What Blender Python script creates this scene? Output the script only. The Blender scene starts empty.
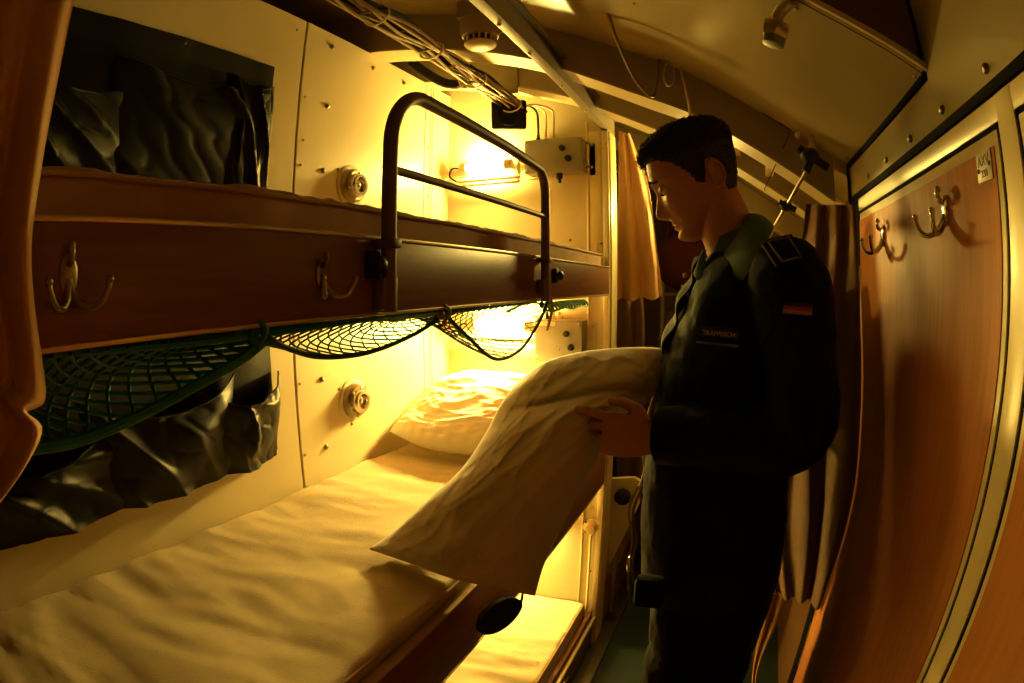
import bpy, bmesh, math, random
from math import sin, cos, pi, radians as R
from mathutils import Vector, Matrix, noise
V = Vector
H = 1.5                     # camera height above the floor; all coordinates below are relative to the eye
col = bpy.context.scene.collection
rnd = random.Random(7)

# ------------------------------------------------------------------ camera model (equisolid fisheye, measured from the photo)
FPX = 563.05
RW = Matrix(((0.38601405, -0.92249233, -0.00102332),
             (0.09468066, 0.03851534, 0.99476235),
             (-0.91762123, -0.38408914, 0.10220965)))
def W(px, py):
    x, y = px - 512, 341.5 - py
    r = math.hypot(x, y) + 1e-9
    th = 2 * math.asin(r / 2 / FPX)
    return RW.transposed() @ V((x / r * sin(th), y / r * sin(th), -cos(th)))
def onX(px, py, X): d = W(px, py); return d * (X / d.x)
def onY(px, py, Y): d = W(px, py); return d * (Y / d.y)
def onZ(px, py, Z): d = W(px, py); return d * (Z / d.z)
def lerp(a, b, t): return a + (b - a) * t
def interp(x, tab):
    if x <= tab[0][0]: return tab[0][1]
    for (a, fa), (b, fb) in zip(tab, tab[1:]):
        if x <= b:
            return lerp(fa, fb, (x - a) / (b - a))
    return tab[-1][1]
def sinterp(x, tab):                      # smoother (catmull-rom) interpolation
    if x <= tab[0][0]: return tab[0][1]
    if x >= tab[-1][0]: return tab[-1][1]
    for i in range(len(tab) - 1):
        a, b = tab[i], tab[i + 1]
        if x <= b[0]:
            t = (x - a[0]) / (b[0] - a[0])
            m0 = (b[1] - tab[i - 1][1]) / (b[0] - tab[i - 1][0]) * (b[0] - a[0]) if i > 0 else b[1] - a[1]
            m1 = (tab[i + 2][1] - a[1]) / (tab[i + 2][0] - a[0]) * (b[0] - a[0]) if i + 2 < len(tab) else b[1] - a[1]
            return ((2*t**3-3*t**2+1)*a[1] + (t**3-2*t**2+t)*m0 + (-2*t**3+3*t**2)*b[1] + (t**3-t**2)*m1)
def fbm(p, o=4):
    s = 0; a = 1; q = V(p)
    for _ in range(o):
        s += a * noise.noise(q); a *= .5; q = q * 2.03
    return s
def sstep(a, b, x):
    t = max(0, min(1, (x - a) / (b - a))); return t * t * (3 - 2 * t)
def gauss(x, s): return math.exp(-(x / s) ** 2)
def crv(pts, n=8):                        # catmull-rom resampled path
    pts = [V(p) for p in pts]; out = []
    for i in range(len(pts) - 1):
        p0 = pts[i - 1] if i else pts[0] * 2 - pts[1]
        p3 = pts[i + 2] if i + 2 < len(pts) else pts[-1] * 2 - pts[-2]
        p1, p2 = pts[i], pts[i + 1]
        for k in range(n):
            t = k / n
            out.append(.5 * ((2 * p1) + (p2 - p0) * t + (2 * p0 - 5 * p1 + 4 * p2 - p3) * t * t + (3 * p1 - p0 - 3 * p2 + p3) * t ** 3))
    out.append(pts[-1]); return out

# ------------------------------------------------------------------ materials
def new_mat(name):
    m = bpy.data.materials.new(name); m.use_nodes = True
    nt = m.node_tree; b = nt.nodes['Principled BSDF']; return m, nt, b
def coords(nt, scale=(1, 1, 1)):
    g = nt.nodes.new('ShaderNodeNewGeometry'); mp = nt.nodes.new('ShaderNodeMapping')
    mp.inputs['Scale'].default_value = scale
    nt.links.new(g.outputs['Position'], mp.inputs['Vector']); return mp.outputs['Vector']
def mat(name, c, rough=.5, metal=0, var=.08, scale=12, bump=0, bscale=60, spec=.5, stretch=(1, 1, 1), sheen=0, c2=None, coat=0):
    m, nt, b = new_mat(name)
    vec = coords(nt, stretch)
    n = nt.nodes.new('ShaderNodeTexNoise'); n.inputs['Scale'].default_value = scale; n.inputs['Detail'].default_value = 5
    nt.links.new(vec, n.inputs['Vector'])
    r = nt.nodes.new('ShaderNodeValToRGB'); nt.links.new(n.outputs['Fac'], r.inputs['Fac'])
    d = c2 or tuple(x * (1 - 2 * var) for x in c)
    r.color_ramp.elements[0].position = .3; r.color_ramp.elements[0].color = (*d, 1)
    r.color_ramp.elements[1].position = .7; r.color_ramp.elements[1].color = (*c, 1)
    nt.links.new(r.outputs['Color'], b.inputs['Base Color'])
    b.inputs['Roughness'].default_value = rough; b.inputs['Metallic'].default_value = metal
    b.inputs['Specular IOR Level'].default_value = spec
    if sheen: b.inputs['Sheen Weight'].default_value = sheen
    if coat: b.inputs['Coat Weight'].default_value = coat
    if bump:
        n2 = nt.nodes.new('ShaderNodeTexNoise'); n2.inputs['Scale'].default_value = bscale; n2.inputs['Detail'].default_value = 4
        nt.links.new(vec, n2.inputs['Vector'])
        bp = nt.nodes.new('ShaderNodeBump'); bp.inputs['Strength'].default_value = 1; bp.inputs['Distance'].default_value = bump
        nt.links.new(n2.outputs['Fac'], bp.inputs['Height']); nt.links.new(bp.outputs['Normal'], b.inputs['Normal'])
    return m
M = {}
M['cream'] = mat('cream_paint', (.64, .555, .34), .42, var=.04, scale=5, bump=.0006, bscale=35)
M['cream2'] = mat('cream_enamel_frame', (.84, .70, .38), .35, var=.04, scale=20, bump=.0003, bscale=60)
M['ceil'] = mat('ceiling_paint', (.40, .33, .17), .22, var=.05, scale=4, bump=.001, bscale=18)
M['beam'] = mat('beam_paint', (.32, .26, .15), .5, var=.06, scale=10)
M['flange'] = mat('flange_paint', (.74, .64, .36), .45, var=.05, scale=10)
M['girder'] = mat('girder_paint', (.19, .145, .07), .5, var=.05)
M['litunderside'] = mat('lit_underside_paint', (.50, .41, .21), .5, var=.05)  # paler than the webs: lamplight on beam undersides put into the colour
M['wood'] = mat('locker_wood', (.60, .235, .068), .55, var=.1, scale=6, stretch=(14, 14, 1.0), bump=.0002, bscale=60, c2=(.49, .18, .05), spec=.25)
M['redwood'] = mat('bunk_board_wood', (.20, .075, .032), .36, var=.14, scale=5, stretch=(1.2, 16, 16), bump=.0002, bscale=50, c2=(.14, .05, .02))
M['brownpanel'] = mat('brown_laminate', (.20, .10, .04), .5, var=.1, scale=8)
M['gasket'] = mat('black_rubber_gasket', (.008, .008, .008), .95, var=.1, spec=.05)
M['black'] = mat('black_plastic', (.012, .012, .014), .45, var=.1, spec=.3)
M['vinyl'] = mat('black_vinyl', (.005, .0055, .0075), .46, var=.2, scale=15, bump=.0008, bscale=26, spec=.28)
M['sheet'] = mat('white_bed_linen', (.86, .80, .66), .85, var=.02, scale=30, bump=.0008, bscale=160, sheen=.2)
M['pillow'] = mat('shaded_white_pillowcase', (.60, .53, .40), .85, var=.02, scale=30, bump=.0010, bscale=120, sheen=.2)  # white linen darkened: shade on the face turned from the lamps put in colour
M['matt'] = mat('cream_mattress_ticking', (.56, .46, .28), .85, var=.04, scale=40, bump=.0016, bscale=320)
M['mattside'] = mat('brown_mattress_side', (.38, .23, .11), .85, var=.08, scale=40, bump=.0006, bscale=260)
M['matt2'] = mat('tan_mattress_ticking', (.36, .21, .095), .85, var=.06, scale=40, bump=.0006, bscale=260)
M['floor'] = mat('green_linoleum', (.014, .028, .02), .5, var=.2, scale=9)
M['chrome'] = mat('polished_metal', (.75, .72, .66), .16, 1, var=.03)
M['brass'] = mat('worn_brass', (.70, .58, .34), .28, 1, var=.1, scale=30)
M['steel'] = mat('screw_steel', (.33, .28, .2), .35, 1, var=.1)
M['guard'] = mat('brown_enamel_tube', (.15, .085, .045), .5, var=.1, spec=.4)
M['trimmetal'] = mat('edge_trim_metal', (.62, .50, .33), .32, .8, var=.06)
M['grey'] = mat('grey_box_paint', (.27, .26, .21), .5, var=.05, scale=20)
M['net'] = mat('green_net_cord', (.010, .17, .075), .7, var=.15, scale=60)
M['netrope'] = mat('dark_green_hem_rope', (.012, .075, .04), .7, var=.15, scale=60)
M['cable_b'] = mat('black_cable', (.016, .013, .010), .6, var=.1, spec=.25)
M['oldbrass'] = mat('tarnished_brass', (.34, .26, .15), .42, 1, var=.15, scale=40)
M['mattblack'] = mat('matt_black_paint', (.012, .011, .010), .85, var=.1, spec=.15)
M['cable_w'] = mat('cream_cable', (.70, .58, .38), .45, var=.05)
M['cable_g'] = mat('brown_cable', (.26, .17, .09), .45, var=.05)
M['curtain'] = mat('tan_curtain_cloth', (.52, .28, .11), .8, var=.05, scale=30, bump=.0006, bscale=300, sheen=.15)
M['curtain2'] = mat('brown_curtain_cloth', (.17, .088, .038), .85, var=.08, scale=30, bump=.0006, bscale=300)
M['skin'] = mat('skin', (.44, .18, .10), .55, var=.06, scale=30, bump=.0003, bscale=220)
M['hair'] = mat('dark_brown_hair', (.030, .019, .012), .75, var=.2, scale=60, spec=.3)
M['navy'] = mat('navy_jacket_cloth', (.0065, .0085, .0145), .85, var=.15, scale=20, bump=.0022, bscale=26, spec=.12)
M['trouser'] = mat('black_trouser_cloth', (.006, .006, .008), .9, var=.15, scale=20, bump=.003, bscale=14, spec=.1)
M['collar'] = mat('pale_green_shirt_cloth', (.055, .095, .085), .9, var=.08, scale=40, bump=.0004, bscale=200)
M['patchline'] = mat('grey_brown_braid', (.16, .13, .085), .7, var=.1)
M['red'] = mat('red_cloth', (.07, .003, .003), .9, var=.2)
M['flagred'] = mat('flag_red', (.28, .02, .015), .8, var=.05)
M['flaggold'] = mat('flag_gold', (.34, .19, .05), .8, var=.05)
M['gold'] = mat('gold_thread', (.75, .36, .09), .6, var=.05)
M['eye'] = mat('eye_white', (.6, .55, .5), .2, var=.02)
M['plate'] = mat('engraved_plate', (.60, .53, .42), .45, var=.08, scale=60)
M['ink'] = mat('engraved_ink', (.27, .19, .11), .6, var=.05)
M['teal'] = mat('teal_binder', (.04, .12, .12), .6, var=.1)
M['detector'] = mat('aged_cream_plastic', (.42, .34, .2), .5, var=.05)
M['white'] = mat('white_plastic_label', (.8, .75, .65), .5, var=.02)
M['lampA'] = None
def emis(name, c, s):
    m, nt, b = new_mat(name)
    b.inputs['Base Color'].default_value = (*c, 1)
    b.inputs['Emission Color'].default_value = (*c, 1); b.inputs['Emission Strength'].default_value = s
    return m
LC = (1.0, .68, .14)
M['lampA'] = emis('lit_globe_aisle', LC, 640)
M['lampU'] = emis('lit_tube_upper', LC, 780)
M['lampM'] = emis('lit_tube_middle', LC, 1550)
M['lampL'] = emis('lit_tube_lower', LC, 520)

# ------------------------------------------------------------------ mesh building
class MB:
    def __init__(s): s.v = []; s.f = []
    def add(s, vs, fs):
        o = len(s.v); s.v += [V(p) for p in vs]; s.f += [tuple(i + o for i in f) for f in fs]; return s
    def box(s, a, b, bev=0, mtx=None, seg=2):
        bm = bmesh.new(); bmesh.ops.create_cube(bm, size=1)
        a, b = V(a), V(b); c = (a + b) / 2; d = b - a
        for v in bm.verts: v.co = V((v.co.x * abs(d.x), v.co.y * abs(d.y), v.co.z * abs(d.z)))
        if bev: bmesh.ops.bevel(bm, geom=bm.edges[:], offset=bev, segments=seg, affect='EDGES', profile=.5)
        for v in bm.verts: v.co = (mtx @ v.co if mtx else v.co) + c
        bm.verts.index_update()
        s.add([v.co.copy() for v in bm.verts], [[v.index for v in f.verts] for f in bm.faces]); bm.free(); return s
    def rings(s, rings, close=True, caps=True):
        n = len(rings[0]); vs = [p for r in rings for p in r]; fs = []
        for i in range(len(rings) - 1):
            for j in range(n if close else n - 1):
                k = (j + 1) % n
                fs.append((i * n + j, i * n + k, (i + 1) * n + k, (i + 1) * n + j))
        if caps and close:
            fs.append(tuple(range(n))[::-1]); fs.append(tuple((len(rings) - 1) * n + j for j in range(n)))
        return s.add(vs, fs)
    def tube(s, path, r, n=10, flat=1.0, up=None, caps=True):
        path = [V(p) for p in path]; rs = r if isinstance(r, (list, tuple)) else [r] * len(path)
        t = (path[1] - path[0]).normalized()
        u = V(up) if up else (V((0, 0, 1)) if abs(t.z) < .9 else V((1, 0, 0)))
        u = (u - t * u.dot(t)).normalized(); out = []
        for i, p in enumerate(path):
            a = path[max(i - 1, 0)]; b = path[min(i + 1, len(path) - 1)]
            t = (b - a).normalized() if (b - a).length > 1e-9 else t
            u = (u - t * u.dot(t)).normalized(); w = t.cross(u)
            out.append([p + (u * cos(2 * pi * k / n) + w * sin(2 * pi * k / n) * flat) * rs[i] for k in range(n)])
        return s.rings(out, caps=caps)
    def lathe(s, c, ax, prof, n=24):      # prof: list of (distance along ax, radius)
        c = V(c); ax = V(ax).normalized(); u = V((0, 0, 1)) if abs(ax.z) < .9 else V((1, 0, 0))
        u = (u - ax * u.dot(ax)).normalized(); w = ax.cross(u)
        return s.rings([[c + ax * d + (u * cos(2 * pi * k / n) + w * sin(2 * pi * k / n)) * max(r, 1e-5) for k in range(n)] for d, r in prof])
    def ell(s, c, r, n=16, m=10, mtx=None):
        rr = []
        for i in range(m + 1):
            a = -pi / 2 + pi * i / m
            rr.append([V((cos(a) * cos(2 * pi * k / n) * r[0], cos(a) * sin(2 * pi * k / n) * r[1], sin(a) * r[2])) for k in range(n)])
        return s.rings([[(mtx @ p if mtx else p) + V(c) for p in q] for q in rr])
    def grid(s, fn, nu, nv, wrap=False):
        vs = [fn(i / nu, j / nv) for i in range(nu + 1) for j in range(nv + 1)]
        return s.add(vs, [(i * (nv + 1) + j, (i + 1) * (nv + 1) + j, (i + 1) * (nv + 1) + j + 1, i * (nv + 1) + j + 1) for i in range(nu) for j in range(nv)])
    def slab(s, fn, nu, nv, th):          # thin closed sheet around fn
        P = [[V(fn(i / nu, j / nv)) for j in range(nv + 1)] for i in range(nu + 1)]
        def nrm(i, j):
            a = P[min(i + 1, nu)][j] - P[max(i - 1, 0)][j]; b = P[i][min(j + 1, nv)] - P[i][max(j - 1, 0)]
            n = a.cross(b); return n.normalized() if n.length > 1e-12 else V((0, 0, 1))
        N = [[nrm(i, j) for j in range(nv + 1)] for i in range(nu + 1)]
        w = nv + 1; K = (nu + 1) * w
        vs = [P[i][j] + N[i][j] * th / 2 for i in range(nu + 1) for j in range(w)] + [P[i][j] - N[i][j] * th / 2 for i in range(nu + 1) for j in range(w)]
        fs = []
        for i in range(nu):
            for j in range(nv):
                a, b, c, d = i * w + j, (i + 1) * w + j, (i + 1) * w + j + 1, i * w + j + 1
                fs += [(a, b, c, d), (d + K, c + K, b + K, a + K)]
        rim = [i * w for i in range(nu + 1)] + [nu * w + j for j in range(1, w)] + [i * w + nv for i in range(nu - 1, -1, -1)] + [j for j in range(nv - 1, 0, -1)]
        for a, b in zip(rim, rim[1:] + rim[:1]): fs.append((b, a, a + K, b + K))
        return s.add(vs, fs)
    def prism(s, poly, ax, a, b):         # polygon in the two other axes, extruded along ax from a to b
        def mk(p, t):
            q = list(p); q.insert(ax, t); return V(q)
        n = len(poly)
        return s.add([mk(p, a) for p in poly] + [mk(p, b) for p in poly],
                     [tuple(range(n)), tuple(range(2 * n - 1, n - 1, -1))] + [(i, (i + 1) % n, (i + 1) % n + n, i + n) for i in range(n)])

def setp(o, label=None, cat=None, group=None, kind=None):
    if label: o['label'] = label
    if cat: o['category'] = cat
    if group: o['group'] = group
    if kind: o['kind'] = kind
    return o
def thing(name, loc, label=None, cat=None, group=None, kind=None):
    o = bpy.data.objects.new(name, None); col.objects.link(o)
    o.empty_display_size = .05
    o.location = V(loc) + V((0, 0, H)); o['o'] = list(loc)
    return setp(o, label, cat, group, kind)
def obj(name, mb, m, parent=None, smooth=40, loc=None, label=None, cat=None, group=None, kind=None, clean=True):
    if parent is not None: base = V(parent['o'])
    else:
        if loc is None:
            lo = [min(p[i] for p in mb.v) for i in range(3)]; hi = [max(p[i] for p in mb.v) for i in range(3)]
            loc = ((lo[0] + hi[0]) / 2, (lo[1] + hi[1]) / 2, lo[2])
        base = V(loc)
    me = bpy.data.meshes.new(name)
    me.from_pydata([p - base for p in mb.v], [], mb.f)
    bm = bmesh.new(); bm.from_mesh(me)
    if clean: bmesh.ops.recalc_face_normals(bm, faces=bm.faces)
    bm.to_mesh(me); bm.free()
    if smooth:
        me.polygons.foreach_set('use_smooth', [True] * len(me.polygons))
        me.set_sharp_from_angle(angle=R(smooth))
    for q in (m if isinstance(m, (list, tuple)) else [m]): me.materials.append(q)
    o = bpy.data.objects.new(name, me); col.objects.link(o)
    o['o'] = list(base)
    if parent is not None: o.parent = parent
    else: o.location = base + V((0, 0, H))
    return setp(o, label, cat, group, kind)
def copy_tree(o, parent=None):
    c = o.copy(); col.objects.link(c)
    if parent is not None: c.parent = parent
    for ch in list(o.children): copy_tree(ch, c)
    return c
def text_mb(txt, size, origin, ux, uy, depth=.0006):
    cu = bpy.data.curves.new('t', 'FONT'); cu.body = txt; cu.size = size; cu.align_x = 'CENTER'; cu.align_y = 'CENTER'; cu.extrude = depth
    to = bpy.data.objects.new('t', cu); col.objects.link(to)
    bpy.context.view_layer.update()
    me = bpy.data.meshes.new_from_object(to.evaluated_get(bpy.context.evaluated_depsgraph_get()))
    ux, uy = V(ux).normalized(), V(uy).normalized(); uz = ux.cross(uy)
    mb = MB().add([V(origin) + ux * v.co.x + uy * v.co.y + uz * v.co.z for v in me.vertices], [tuple(p.vertices) for p in me.polygons])
    bpy.data.objects.remove(to); bpy.data.meshes.remove(me); return mb

# ------------------------------------------------------------------ key dimensions
YB, YW, YL = .44, 1.09, -.306       # bunk front, wall behind the bunks, locker front
XB, XP = 1.95, 2.046                # bulkhead face, far side of its edge
CP = [(-.9, -.16), (-.5, .18), (-.306, .311), (-.158, .396), (0, .496), (.153, .585), (.257, .632), (.366, .682), (.50, .742), (.65, .803), (.834, .859), (1.10, .928), (1.4, .97), (1.8, .99)]
def ceil_z(y): return sinterp(y, CP)
BP = [(-.9, -.30), (-.5, .07), (-.306, .195), (-.258, .225), (-.076, .342), (.097, .445), (.225, .500), (.417, .590), (.535, .645), (.724, .706), (.867, .741), (1.09, .785), (1.4, .82), (1.8, .84)]
def beam_z(y): return sinterp(y, BP)
FZ = -H

# ------------------------------------------------------------------ the setting
obj('floor', MB().box((-1.2, -1.0, FZ - .05), (4.6, 1.9, FZ)), M['floor'], kind='structure', smooth=0)
# back wall: two sheet panels with a joint between them
wl = thing('wall_left', (1.0, YW, FZ), kind='structure')
SX = .992 * YW
obj('wall_panel', MB().box((-1.2, YW, FZ), (SX - .003, YW + .025, .78)), M['cream'], wl)
obj('wall_panel', MB().box((SX + .0035, YW, FZ), (XB, YW + .025, .78)), M['cream'], wl)
obj('joint', MB().box((SX - .02, YW + .010, FZ), (SX + .02, YW + .024, .779)), M['gasket'], wl, label='dark joint between two wall panels')
ed = MB()
ed.box((SX + .006, YW - .0012, FZ), (SX + .030, YW, .78))
for x in (1.76, 1.80, 1.815): ed.box((x, YW - .003, FZ), (x + .006, YW, .775), .0005)
obj('edge_strip', ed, M['cream'], wl)
sc_px = [(332, 47), (373, 68), (403.6, 83), (327, 106), (322.8, 170.7), (321.6, 379.6), (326, 447), (348, 512)]
def screw(mb, c, ax, r):
    ax = V(ax); mb.lathe(V(c), ax, [(0, r), (r * .45, r * .95), (r * .8, r * .6), (r * .9, 0)], 14)
for p in sc_px:
    c = onY(*p, YW); mb = MB(); screw(mb, c, (0, -1, 0), .0085); obj('screw', mb, M['steel'], wl)
for p in [(305, 97), (303, 140), (300.5, 165), (299.7, 384), (305, 455), (297, 30), (428, 148), (428, 195), (446, 150), (440, 360)]:
    c = onY(*p, YW - .003); mb = MB(); screw(mb, c, (0, -1, 0), .004); obj('screw', mb, M['steel'], wl)
# hull lining seen above the wall's top edge, behind the bunks
obj('wall_left_outer', MB().box((-1.2, 1.62, FZ), (4.6, 1.66, 1.2)), M['cream'], kind='structure', smooth=0)
obj('trim_1', MB().box((-1.2, YW + .025, .74), (XB, 1.62, .77)), M['beam'], kind='structure', smooth=0)

# bulkhead at the head of the bunks
bk = thing('wall_far', (XB, .9, FZ), kind='structure')
poly = [(YB, FZ), (1.62, FZ), (1.62, .96)] + [(y, ceil_z(y) - .002) for y in (1.3, 1.0, .8, .6, .5)] + [(YB, .58)]
obj('bulkhead_plate', MB().prism(poly, 0, XB, XP), M['cream'], bk, smooth=0)
fl = MB()
fl.box((XB - .012, YB - .001, FZ), (XB, YB + .022, .56), .002)
fl.box((XB - .006, YB + .075, FZ), (XB, YB + .083, .60), .002)
fl.box((XB - .004, YB + .030, .0), (XB, YB + .072, .56), .001)
obj('flange', fl, M['flange'], bk)
pe = MB().box((XB + .002, YB - .006, FZ), (XP, YB, .56), .002)
obj('edge_plate', pe, M['flange'], bk)
for p in [(609, 139), (606, 144)]:
    mb = MB(); screw(mb, onY(*p, YB - .006), (0, -1, 0), .005); obj('screw', mb, M['steel'], bk)
for p in [(587, 143), (588, 167), (601, 243), (590, 571), (570, 240), (572, 145)]:
    mb = MB(); screw(mb, onX(*p, XB - .004), (-1, 0, 0), .006); obj('screw', mb, M['steel'], bk)

# girder along the front of the bunks, high up
g = thing('trim_2', (.8, YB, .565), kind='structure')
obj('web', MB().box((-.6, YB - .004, .57), (XP, YB + .004, .634), .001), M['girder'], g)
obj('flange', MB().box((-.6, YB - .004, .565), (XP, YB + .024, .572), .001), M['girder'], g)
obj('flange', MB().box((-.6, YB - .022, .625), (XP, YB + .004, .634), .001), M['girder'], g)
for i, x in enumerate((.62, .75, .88, 1.02, 1.2, 1.45, 1.7)):
    mb = MB(); screw(mb, (x, YB + .016, .565), (0, 0, -1), .0045); obj('screw', mb, M['steel'], g)

# ceiling: a curved lining that follows the hull, with cross frames
NY = 60
ys = [lerp(-.6, 1.62, i / NY) for i in range(NY + 1)]
def ceil_strip(x0, x1, y0, y1, dz, th, n=40):
    yy = [lerp(y0, y1, i / n) for i in range(n + 1)]
    poly = [(y, ceil_z(y) + dz) for y in yy] + [(y, ceil_z(y) + dz + th) for y in reversed(yy)]
    return MB().prism(poly, 0, x0, x1) if False else MB().rings([[V((x, p[0], p[1])) for p in poly] for x in (x0, x1)])
cl = thing('ceiling', (1.2, .3, .5), kind='structure')
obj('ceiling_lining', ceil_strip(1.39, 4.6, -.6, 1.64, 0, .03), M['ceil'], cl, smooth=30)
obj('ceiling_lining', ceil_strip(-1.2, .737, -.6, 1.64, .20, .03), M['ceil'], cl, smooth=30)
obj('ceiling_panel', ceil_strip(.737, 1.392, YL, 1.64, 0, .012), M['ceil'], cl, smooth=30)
obj('panel_end', ceil_strip(.742, .752, YL, 1.64, .012, .19), M['brownpanel'], cl, smooth=30, label='brown laminate end of the lowered panel')
obj('edge_strip', ceil_strip(.729, .744, YL, 1.64, .001, .011), M['flange'], cl, smooth=30)
obj('joint', ceil_strip(.7455, .7475, YL, 1.64, -.0006, .004), M['gasket'], cl, smooth=30)
obj('joint', ceil_strip(1.383, 1.386, -.16, -.09, -.0015, .004, 6), M['gasket'], cl, smooth=30, label='short dark slot in the panel edge')
for p in [(634, 3), (797, 8), (915, 76), (634, 3), (600, 36), (664, 53), (722, 92), (848, 158), (621, 41)]:
    d = W(*p)
    t = .2
    while t < 3 and t * d.z < ceil_z(t * d.y): t += .002
    c = d * t; mb = MB(); screw(mb, c, (0, .5, -1), .004); obj('screw', mb, M['steel'], cl)
def frame(x0, x1, y0=-.6, y1=1.62, dz=0, name='ceiling_beam', mt='beam'):
    n = 40; yy = [lerp(y0, y1, i / n) for i in range(n + 1)]
    poly = [(y, beam_z(y) + dz) for y in yy] + [(y, ceil_z(y) + .01) for y in reversed(yy)]
    o = thing(name, (x0, .3, .4), kind='structure')
    obj('web', MB().rings([[V((x, p[0], p[1])) for p in poly] for x in (x0, x1)]), M[mt], o, smooth=30)
    poly = [(y, beam_z(y) + dz - .006) for y in yy] + [(y, beam_z(y) + dz) for y in reversed(yy)]
    obj('flange', MB().rings([[V((x, p[0], p[1])) for p in poly] for x in (x0 - .002, x1 + .0)]), M['litunderside'], o, smooth=30)
    return o
frame(1.392, 1.50, YL + .04)
frame(1.75, 1.86, -.5)
frame(2.55, 2.64, -.5)
frame(3.0, 3.09, -.5)
frame(3.3, 3.4, -.5)

# wall above the lockers, with gaskets and bolts
wr = thing('wall_right', (.7, YL, .225), kind='structure')
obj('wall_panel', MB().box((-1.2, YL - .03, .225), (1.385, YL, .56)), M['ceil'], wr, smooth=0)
obj('wall_panel', MB().box((1.44, YL - .09, FZ), (4.6, YL - .06, .4)), M['brownpanel'], wr, smooth=0)
gk = MB().box((-1.2, YL - .002, .2135), (1.39, YL + .004, .2265), .001)
gk.box((.737, YL - .002, .300), (1.392, YL + .005, .3125), .001)
gk.box((.737, YL - .002, .300), (.749, YL + .005, .56), .001)
gk.box((1.380, YL - .002, .215), (1.392, YL + .005, .312), .001)
obj('gasket', gk, M['gasket'], wr)
for x in (.537, .698, .859, 1.02, 1.177, .375):
    mb = MB(); screw(mb, (x, YL, .2435), (0, 1, 0), .0065); obj('bolt', mb, M['steel'], wr)

obj('wall_end', MB().box((4.55, -1, FZ), (4.6, 1.7, 1.1)), M['brownpanel'], kind='structure', smooth=0)
obj('wall_back', MB().box((-1.25, -1, FZ), (-1.2, 1.7, 1.3)), M['brownpanel'], kind='structure', smooth=0)

# ------------------------------------------------------------------ lockers on the right
lk = thing('locker', (.8, YL, FZ), 'tall row of cream lockers with flat brown wood doors along the aisle', 'locker')
obj('carcass', MB().box((-1.2, YL - .32, FZ), (1.375, YL - .012, .2125), .002), M['brownpanel'], lk)
obj('end_stile', MB().box((1.2945, YL - .01, FZ), (1.375, YL + .001, .2115), .0008), M['gasket'], lk, label='black end stile')
def door(x0, x1, e1=.0145):
    d = obj('door', MB().box((x0 + .003, YL - .012, FZ + .08), (x1 - .003, YL + .001, .177), .0015), M['cream2'], lk)
    e = .0145
    obj('wood_panel', MB().box((x0 + e, YL + .0005, FZ + .1), (x1 - e1, YL + .0025, .177 - .016), .0006), M['wood'], d, label='brown wood veneer panel')
    return d
fr = MB()
fr.box((.4915, YL - .01, FZ), (.5335, YL + .001, .2115), .0008)          # stile between the doors
fr.box((-1.2, YL - .01, .184), (1.30, YL + .0005, .2115), .0008)           # rail above the doors
fr.box((-1.2, YL - .01, FZ), (1.30, YL + .001, FZ + .075), .0008)
obj('face_frame', fr, M['cream2'], lk)
gv = MB()
for x in (.4865, .5365, 1.2905): gv.box((x - .0035, YL - .011, FZ + .07), (x + .0035, YL - .001, .184))
gv.box((-1.2, YL - .011, .1765), (1.293, YL - .001, .1845))
obj('door_gap', gv, M['gasket'], lk)
door(.538, 1.290, .003); door(-.30, .486)
obj('hinge', MB().box((1.292, YL, -.06), (1.297, YL + .004, .06), .001), M['steel'], lk)
obj('hinge', MB().box((1.292, YL, -1.0), (1.297, YL + .004, -.85), .001), M['steel'], lk)

def make_hook(name, base, n, side, label, group, scale=1.0, m='chrome'):
    base = V(base); n = V(n); s = V(side); z = V((0, 0, 1))
    t = thing(name, base, label, 'coat hook', group)
    q = lambda a, b, c: base + (s * a + n * b + z * c) * scale
    pl = MB()
    pl.rings([[q(cos(a) * .0115 * f, d, .008 + sin(a) * .021 * f) for a in [2 * pi * k / 20 for k in range(20)]] for d, f in ((0, 1), (.003, 1), (.0055, .75))])
    obj('back_plate', pl, M[m], t)
    for sg in (1, -1):
        pr = MB(); path = crv([q(0, .003, .002), q(sg * .004, .010, -.014), q(sg * .014, .021, -.024), q(sg * .026, .031, -.022), q(sg * .034, .037, -.009), q(sg * .036, .038, .001)], 6)
        rs = [lerp(.0048, .0032, i / (len(path) - 1)) * scale for i in range(len(path))]
        pr.tube(path, rs, 10); pr.ell(path[-1], (.0048 * scale,) * 3)
        obj('prong', pr, M[m], t)
    up = MB().tube(crv([q(0, .003, .018), q(0, .011, .021), q(0, .014, .030), q(0, .012, .036)], 5), .0038 * scale, 10); up.ell(q(0, .012, .036), (.005 * scale,) * 3)
    obj('prong', up, M[m], t)
    for dz in (.018, -.008):
        mb = MB(); screw(mb, q(0, .005, dz), n, .0028 * scale); obj('screw', mb, M['steel'], t)
    return t
make_hook('coat_hook', onY(947, 217, YL + .0025), (0, 1, 0), (1, 0, 0), 'shiny chrome double coat hook on the locker door, the larger one below the small plate', None, 1.0)
make_hook('coat_hook', onY(884, 240, YL + .0025), (0, 1, 0), (1, 0, 0), 'chrome coat hook on the locker door, the one nearest the brown curtain', None, 1.0)
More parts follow.
